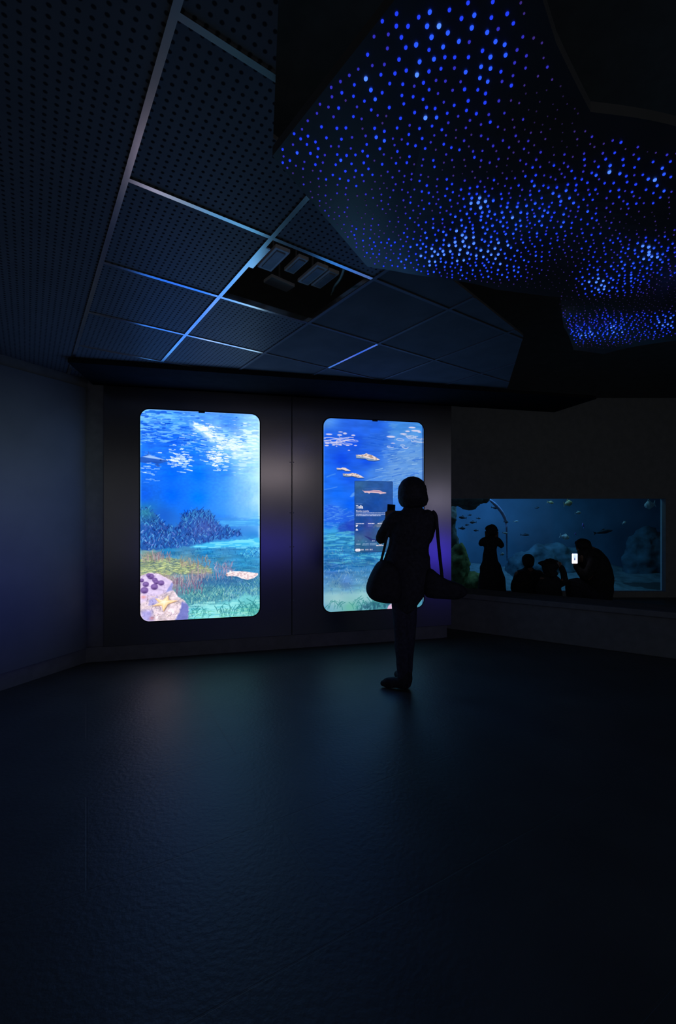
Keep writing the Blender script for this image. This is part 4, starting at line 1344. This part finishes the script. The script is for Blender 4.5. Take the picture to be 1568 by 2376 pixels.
# --- the woman taking a picture
D = 3.44
K = D / F
wo = empty('person', px(940, 1190 + F * EYE / D, D), 'standing woman in dark coat with bobbed hair, raising a phone before the screen', 'person')
P = lambda x, y, d=0: px(x, y, D + d)
mb = MB()
head(mb, P(953, 1146, .03), 1.0, (-.42, .9, -.08))
mb.tube([P(955, 1166, .01), P(956, 1192, 0)], [.054, .062])
mb.tube([P(956, 1192), P(955, 1230), P(946, 1275), P(946, 1320), P(940, 1375)], [(.13, .07), (.15, .09), (.13, .085), (.15, .10), (.11, .09)], 16)
mb.tube([P(999, 1200), P(995, 1235, .06), P(980, 1260, .14), P(950, 1234, .30), P(921, 1210, .36)], [.043, .04, .036, .032, .024])
mb.tube([P(912, 1200), P(888, 1235, .06), P(885, 1252, .10), P(897, 1222, .26), P(902, 1208, .33)], [.040, .034, .030, .026, .022])
for a in (((928, 1375, 0), (931, 1470, -.01), (933, 1520, .0), (936, 1584, 0)), ((945, 1375, 0), (947, 1470, .03), (945, 1520, .05), (943, 1588, .03))):
    mb.tube([P(*q_) for q_ in a], [.06, .048, .042, .034])
hand(mb, P(901, 1204, .35), (.05, .1, 1), (1, 0, .1), .038, .7)
hand(mb, P(916, 1204, .37), (-.1, .1, 1), (-1, 0, .1), .038, .7)
wb = mb.build('body', M_SKIN, wo, voxel=.007, smooth=3)
mb = MB()      # bobbed hair
e = E(mb, D)
e(956.5, 1139, 33.5, .122, 34, .0)
e(957, 1150, 35, .12, 27, -.01)
e(974, 1159, 19, .085, 19, -.02, .25)
e(940, 1158, 16, .07, 20, .0)
e(958, 1167, 26, .07, 13, -.03)
mb.build('hair', M_HAIR, wo, voxel=.010, rough=.004, freq=40, smooth=5)
mb = MB()      # coat
mb.tube([P(957, 1178), P(957, 1188), P(957, 1197), P(956, 1225), P(948, 1268), P(946, 1300), P(948, 1335), P(944, 1366), P(937, 1398)],
        [(.062, .06), (.105, .07), (.150, .088), (.165, .108), (.160, .105), (.172, .12), (.180, .13), (.150, .13), (.105, .11)], 20)
mb.tube([P(992, 1196), P(998, 1207), P(994, 1236, .05), P(980, 1260, .13), P(950, 1236, .28), P(928, 1212, .35)], [.05, .052, .046, .046, .042, .036])
mb.tube([P(922, 1197), P(910, 1205), P(890, 1235, .05), P(884, 1250, .09), P(893, 1226, .22), P(899, 1211, .31)], [.048, .05, .047, .050, .044, .036])
mb.tube([P(940, 1176, -.01), P(957, 1182, -.03), P(976, 1178, -.01)], [.02, .024, .02])
mb.build('coat', M_CLOTH, wo, voxel=.011, rough=.006, freq=9, smooth=5)
mb = MB()
for a in (((927, 1385, 0), (929, 1430, -.02), (931, 1480, -.01), (933, 1530, .0), (936, 1580, 0)), ((948, 1385, 0), (949, 1430, .01), (947, 1480, .03), (944, 1530, .05), (942, 1586, .03))):
    mb.tube([P(*q_) for q_ in a], [.072, .062, .056, .052, .043])
mb.build('trousers', M_CLOTH2, wo, voxel=.009, rough=.004, freq=12, smooth=4)
def boot(heel, toe, ank):
    mb = MB()
    h, t, a = Vector(heel), Vector(toe), Vector(ank)
    d = (t - h)
    mb.tube([a + Vector((0, 0, .05)), a, h + d * .18 + Vector((0, 0, .05))], [.046, .047, .046], 14)
    mb.tube([h + d * .10 + Vector((0, 0, .042)), h + d * .45 + Vector((0, 0, .05)), h + d * .8 + Vector((0, 0, .036)), t + Vector((0, 0, .03))], [(.040, .036), (.042, .042), (.045, .034), (.024, .024)], 14)
    mb.bm.verts.ensure_lookup_table()
    for v in mb.bm.verts: v.co.z = max(v.co.z, .004)
    return mb.build('boot', M_LEATHER, wo, voxel=.008, smooth=3)
boot((.545, 3.44, 0), (.36, 3.50, 0), P(936, 1574))
boot((.545, 3.47, 0), (.50, 3.70, 0), P(943, 1578, .03))

ph = empty('phone', P(907, 1190, .37), 'dark phone held up by the standing woman in the coat', 'phone')
Rp = Matrix.Rotation(.06, 4, 'Y') @ Matrix.Rotation(-.12, 4, 'X')
MB().box(P(907, 1190, .372), (.070, .009, .150), 0, .003, Rp).build('case', M_BEZEL, ph, smooth=False)
MB().box(P(907, 1190, .3665), (.064, .001, .142), 0, 0, Rp).build('screen', mat('dark_glass', (.01, .01, .012), .1), ph, smooth=False)

def bag(name, poly, Y, thick, n, label, straps, m=M_LEATHER):
    pts = [px(x, y, Y) for x, y in poly]
    c = sum(pts, Vector()) / len(pts)
    o = empty(name, (c.x, c.y, min(p.z for p in pts)), label, 'bag')
    MB().pillow(pts, thick, n).build('bag_body', m, o)
    for s_ in straps:
        MB().tube([px(x, y, d) for x, y, d in s_[0]], s_[1], 10, 4).build('strap', m, o)
    return o
bag('shoulder_bag', ((893, 1299), (879, 1304), (867, 1322), (856, 1346), (851, 1368), (857, 1386), (874, 1396), (900, 1400), (921, 1396), (929, 1372), (926, 1335), (912, 1308)), 3.30, .15, (.25, -1, 0),
    'rounded black shoulder bag hanging at the left hip of the standing woman',
    [([(904, 1230, 3.34), (897, 1248, 3.33), (891, 1274, 3.32), (884, 1302, 3.30)], [(.010, .004)] * 4), ([(908, 1250, 3.33), (903, 1270, 3.32), (896, 1290, 3.30), (891, 1304, 3.29)], [(.010, .004)] * 4)])
bag('shoulder_bag', ((986, 1324), (1000, 1319), (1016, 1331), (1036, 1344), (1056, 1350), (1076, 1360), (1084, 1376), (1062, 1390), (1026, 1389), (995, 1387), (985, 1378), (980, 1350)), 3.38, .13, (0, -1, 0),
    'wide black bag on a long strap at the right hip of the standing woman',
    [([(1003, 1186, 3.40), (1011, 1196, 3.40), (1014, 1225, 3.38), (1018, 1270, 3.38), (1026, 1345, 3.38)], [(.013, .005)] * 5)])

# --- standing child
D2 = 6.35
P2 = lambda x, y, d=0: px(x, y, D2 + d)
k2 = D2 / F
ch = empty('person', px(1140, HOR + F * EYE / D2, D2), 'small child standing in a wide dress with hands raised to the face', 'person')
mb = MB()
head(mb, P2(1140, 1234, .01), .74, (0, 1, .05))
mb.tube([P2(1140, 1243), P2(1140, 1252)], [.036, .04])
mb.tube([P2(1139, 1250), P2(1137, 1280), P2(1138, 1330), P2(1140, 1362)], [(.075, .055), (.08, .06), (.09, .07), (.09, .07)])
for s_ in ((1128, 1252, 1115, 1263, 1128, 1246), (1152, 1252, 1164, 1268, 1153, 1247)):
    mb.tube([P2(s_[0], s_[1]), P2(s_[2], s_[3], .02), P2(s_[4], s_[5], .13)], [.034, .028, .02])
    hand(mb, P2(s_[4], s_[5] - 3, .15), (0, .1, 1), (1 if s_[4] < 1140 else -1, 0, 0), .026, .4)
for x in (1133, 1148): mb.tube([P2(x, 1350), P2(x, 1385), P2(x, 1407)], [.055, .04, .034]); 
mb.build('body', M_SKIN, ch, voxel=.009, smooth=3)
mb = MB(); e = E(mb, D2)
e(1140, 1229, 13, .085, 12.5, -.005); e(1141, 1235, 12.5, .08, 10, -.01); e(1131, 1228, 5, .04, 6); e(1150, 1230, 5, .04, 7)
mb.build('hair', M_HAIR, ch, voxel=.012, rough=.012, freq=22, smooth=2)
mb = MB()
mb.tube([P2(1140, 1245), P2(1139, 1254), P2(1137, 1275), P2(1137, 1298), P2(1138, 1318), P2(1141, 1345), P2(1141, 1385)], [(.05, .05), (.095, .065), (.093, .065), (.11, .085), (.155, .12), (.19, .15), (.205, .17)], 20)
mb.tube([P2(1128, 1250), P2(1121, 1254), P2(1116, 1262, .01), P2(1122, 1254, .08)], [.038, .042, .042, .034])
mb.tube([P2(1152, 1250), P2(1158, 1257), P2(1163, 1267, .01), P2(1156, 1256, .08)], [.038, .042, .042, .034])
mb.build('dress', M_CLOTH, ch, voxel=.014, rough=.008, freq=9, smooth=4)

# --- person sitting on the floor
D3 = 6.25
P3 = lambda x, y, d=0: px(x, y, D3 + d)
s1 = empty('person', px(1228, HOR + F * EYE / D3, D3), 'short-haired person sitting on the floor before the tank, next to the standing child', 'person')
mb = MB()
head(mb, P3(1225, 1304, .01), .92, (.05, 1, .05))
mb.tube([P3(1225, 1314), P3(1226, 1330)], [.055, .062])
mb.tube([P3(1226, 1328), P3(1227, 1350), P3(1228, 1380), P3(1228, 1404)], [(.15, .09), (.17, .11), (.16, .11), (.17, .13)])
for sgn in (-1, 1):
    mb.tube([P3(1227 + sgn * 26, 1332), P3(1227 + sgn * 34, 1365, .06), P3(1227 + sgn * 18, 1382, .25)], [.05, .042, .03])
    hand(mb, P3(1227 + sgn * 14, 1384, .30), (-sgn, .6, -.1), (0, 0, 1), .036, .5)
    mb.tube([P3(1227 + sgn * 14, 1400), P3(1227 + sgn * 44, 1388, .38), P3(1227 - sgn * 2, 1404, .46)], [.085, .065, .045])
mb.build('body', M_SKIN, s1, voxel=.012, smooth=3)
mb = MB(); e = E(mb, D3)
e(1225, 1299, 13.5, .10, 14.5, -.01); e(1225.5, 1306, 12.5, .085, 12, -.03)
mb.build('hair', M_HAIR, s1, voxel=.012, rough=.004, freq=30, smooth=3)
mb = MB()
mb.tube([P3(1226, 1319), P3(1226, 1326), P3(1227, 1336), P3(1228, 1360), P3(1228, 1385), P3(1228, 1406)], [(.07, .065), (.15, .09), (.185, .12), (.20, .14), (.20, .15), (.21, .17)], 20)
for sgn in (-1, 1):
    mb.tube([P3(1227 + sgn * 22, 1330), P3(1227 + sgn * 29, 1345), P3(1227 + sgn * 34, 1367, .06), P3(1227 + sgn * 20, 1382, .22)], [.055, .058, .052, .042])
mb.build('jacket', M_CLOTH, s1, voxel=.015, rough=.008, freq=8, smooth=4)
mb = MB()
for sgn in (-1, 1): mb.tube([P3(1227 + sgn * 14, 1400), P3(1227 + sgn * 44, 1388, .38), P3(1227 - sgn * 2, 1403, .46)], [.095, .075, .055])
mb.build('trousers', M_CLOTH2, s1, voxel=.016, smooth=4)

# --- person with tousled hair and one arm up
D4 = 5.48
P4 = lambda x, y, d=0: px(x, y, D4 + d)
s2p = empty('person', px(1280, HOR + F * EYE / D4, D4), 'person with tousled hair sitting on the floor, one arm bent up beside the head', 'person')
mb = MB()
head(mb, P4(1277, 1318, .02), .80, (-.6, .8, 0))
mb.tube([P4(1277, 1328), P4(1276, 1342)], [.05, .056])
mb.tube([P4(1275, 1338), P4(1275, 1360), P4(1276, 1385), P4(1278, 1430)], [(.12, .08), (.13, .1), (.14, .11), (.16, .13)])
mb.tube([P4(1289, 1354), P4(1308, 1346, .02), P4(1303, 1320, .03)], [.04, .034, .026])
mb.tube([P4(1258, 1350), P4(1252, 1372, .08), P4(1264, 1386, .25)], [.04, .034, .026])
hand(mb, P4(1298, 1312, .03), (-.7, 0, .7), (.7, .3, .5), .034, .5)
hand(mb, P4(1268, 1387, .29), (.6, .6, 0), (0, 0, 1), .034, .5)
for sgn in (-1, 1): mb.tube([P4(1277 + sgn * 14, 1428), P4(1277 + sgn * 28, 1416, .24), P4(1277 - sgn * 4, 1432, .28)], [.08, .06, .042])
mb.build('body', M_SKIN, s2p, voxel=.012, smooth=3)
mb = MB(); e = E(mb, D4)
e(1277, 1312, 17, .11, 15.5, -.01); e(1272, 1320, 14, .09, 14, -.02); e(1257, 1306, 9, .04, 4.5, 0, -.1); e(1286, 1307, 9, .07, 9); e(1278, 1330, 14, .07, 14, -.04)
mb.build('hair', M_HAIR, s2p, voxel=.012, rough=.014, freq=18, smooth=2)
mb = MB()
mb.tube([P4(1277, 1332), P4(1276, 1342), P4(1275, 1360), P4(1275, 1382), P4(1277, 1432)], [(.07, .06), (.125, .09), (.13, .12), (.15, .13), (.17, .15)], 18)
mb.tube([P4(1284, 1352), P4(1296, 1356), P4(1308, 1350, .02), P4(1308, 1334, .03), P4(1302, 1316, .03)], [.045, .046, .046, .042, .036])
mb.tube([P4(1262, 1346), P4(1254, 1358), P4(1252, 1372, .08), P4(1262, 1385, .22)], [.045, .046, .042, .034])
mb.build('jacket', M_CLOTH, s2p, voxel=.013, rough=.006, freq=9, smooth=3)
mb = MB()
for sgn in (-1, 1): mb.tube([P4(1277 + sgn * 14, 1427), P4(1277 + sgn * 28, 1416, .24), P4(1277 - sgn * 4, 1430, .28)], [.088, .068, .05])
mb.build('trousers', M_CLOTH2, s2p, voxel=.016, smooth=4)

# --- crouching adult with a lit phone
D5 = 5.75
P5 = lambda x, y, d=0: px(x, y, D5 + d)
cr = empty('person', px(1368, HOR + F * EYE / D5, D5), 'crouching adult seen from the side, bent over a brightly lit phone', 'person')
mb = MB()
head(mb, P5(1351, 1267, 0), .80, (-.9, .25, -.35), Vector((-.2, 0, 1)))
mb.tube([P5(1356, 1275), P5(1366, 1292)], [.056, .066])
mb.tube([P5(1366, 1290), P5(1382, 1320), P5(1386, 1355), P5(1382, 1392)], [(.14, .17), (.16, .18), (.16, .17), (.16, .18)], 18)
for dy in (-.17, .17):
    mb.tube([P5(1378, 1302, dy), P5(1362, 1340, dy), P5(1340, 1318, dy * .4), P5(1334, 1311, dy * .2)], [.052, .044, .034, .026])
    mb.tube([P5(1382, 1395, dy * .6), P5(1330, 1356, dy * .8), P5(1335, 1432, dy * .7)], [.095, .06, .042])
    mb.tube([P5(1335, 1432, dy * .7), P5(1328, 1437, dy * .7), P5(1312, 1438, dy * .7)], [.045, .04, .03])
hand(mb, P5(1333, 1307, -.03), (-.1, 0, 1), (0, 1, .1), .037, .5)
hand(mb, P5(1334, 1309, .05), (-.1, 0, 1), (0, -1, .1), .037, .5)
mb.build('body', M_SKIN, cr, voxel=.012, smooth=3)
mb = MB(); e = E(mb, D5)
e(1353, 1264, 16.5, .105, 15, 0, .3); e(1359, 1272, 13, .095, 15, 0, -.4); e(1342, 1259, 8, .06, 5.5, 0, -.2); e(1365, 1282, 9, .08, 12, 0, -.4)
mb.build('hair', M_HAIR, cr, voxel=.012, rough=.005, freq=24, smooth=3)
mb = MB()
mb.tube([P5(1357, 1280), P5(1368, 1292), P5(1379, 1312), P5(1384, 1340), P5(1382, 1370), P5(1376, 1400)], [(.10, .12), (.155, .19), (.18, .21), (.195, .21), (.20, .2), (.21, .2)], 20)
for dy in (-.17, .17):
    mb.tube([P5(1378, 1300, dy), P5(1370, 1320, dy), P5(1358, 1338, dy), P5(1342, 1320, dy * .5), P5(1336, 1313, dy * .25)], [.06, .062, .056, .046, .036])
mb.build('jacket', M_CLOTH, cr, voxel=.014, rough=.008, freq=8, smooth=4)
mb = MB()
for dy in (-.17, .17): mb.tube([P5(1384, 1394, dy * .6), P5(1355, 1372, dy * .7), P5(1331, 1357, dy * .8), P5(1332, 1395, dy * .75), P5(1335, 1430, dy * .7)], [.12, .11, .10, .085, .062])
mb.build('trousers', M_CLOTH2, cr, voxel=.016, smooth=4)

lp = empty('phone', P5(1333, 1296, -.02), 'brightly lit phone held by the crouching person before the tank', 'phone')
c = P5(1333, 1296, -.10)
Rp = Matrix.Rotation(-.04, 4, 'Y')
MB().box(c + Vector((0, .006, 0)), (.080, .009, .135), 0, .003, Rp).build('case', M_BEZEL, lp, smooth=False)
C = Canvas(20, 36, 1.5)
C.idw([(3, 4, (255, 255, 255)), (17, 4, (235, 240, 255)), (10, 6, (150, 180, 255)), (10, 14, (120, 160, 250)), (3, 18, (255, 255, 255)), (17, 18, (230, 235, 255)), (10, 20, (170, 190, 255)), (10, 28, (255, 200, 170)), (4, 32, (255, 250, 240)), (16, 32, (240, 240, 255))])
C.mix(C.poly([(9, 15), (11, 15), (12, 24), (8, 24)], .6), (40, 70, 120))
w_, h_ = .074, .129
link('screen', C.mesh('screen', (c + Vector((-w_ / 2, -.001, h_ / 2)), Vector((w_, 0, 0)), Vector((0, 0, -h_))), 2.0), emit_attr('phone_picture', 1.5), lp)
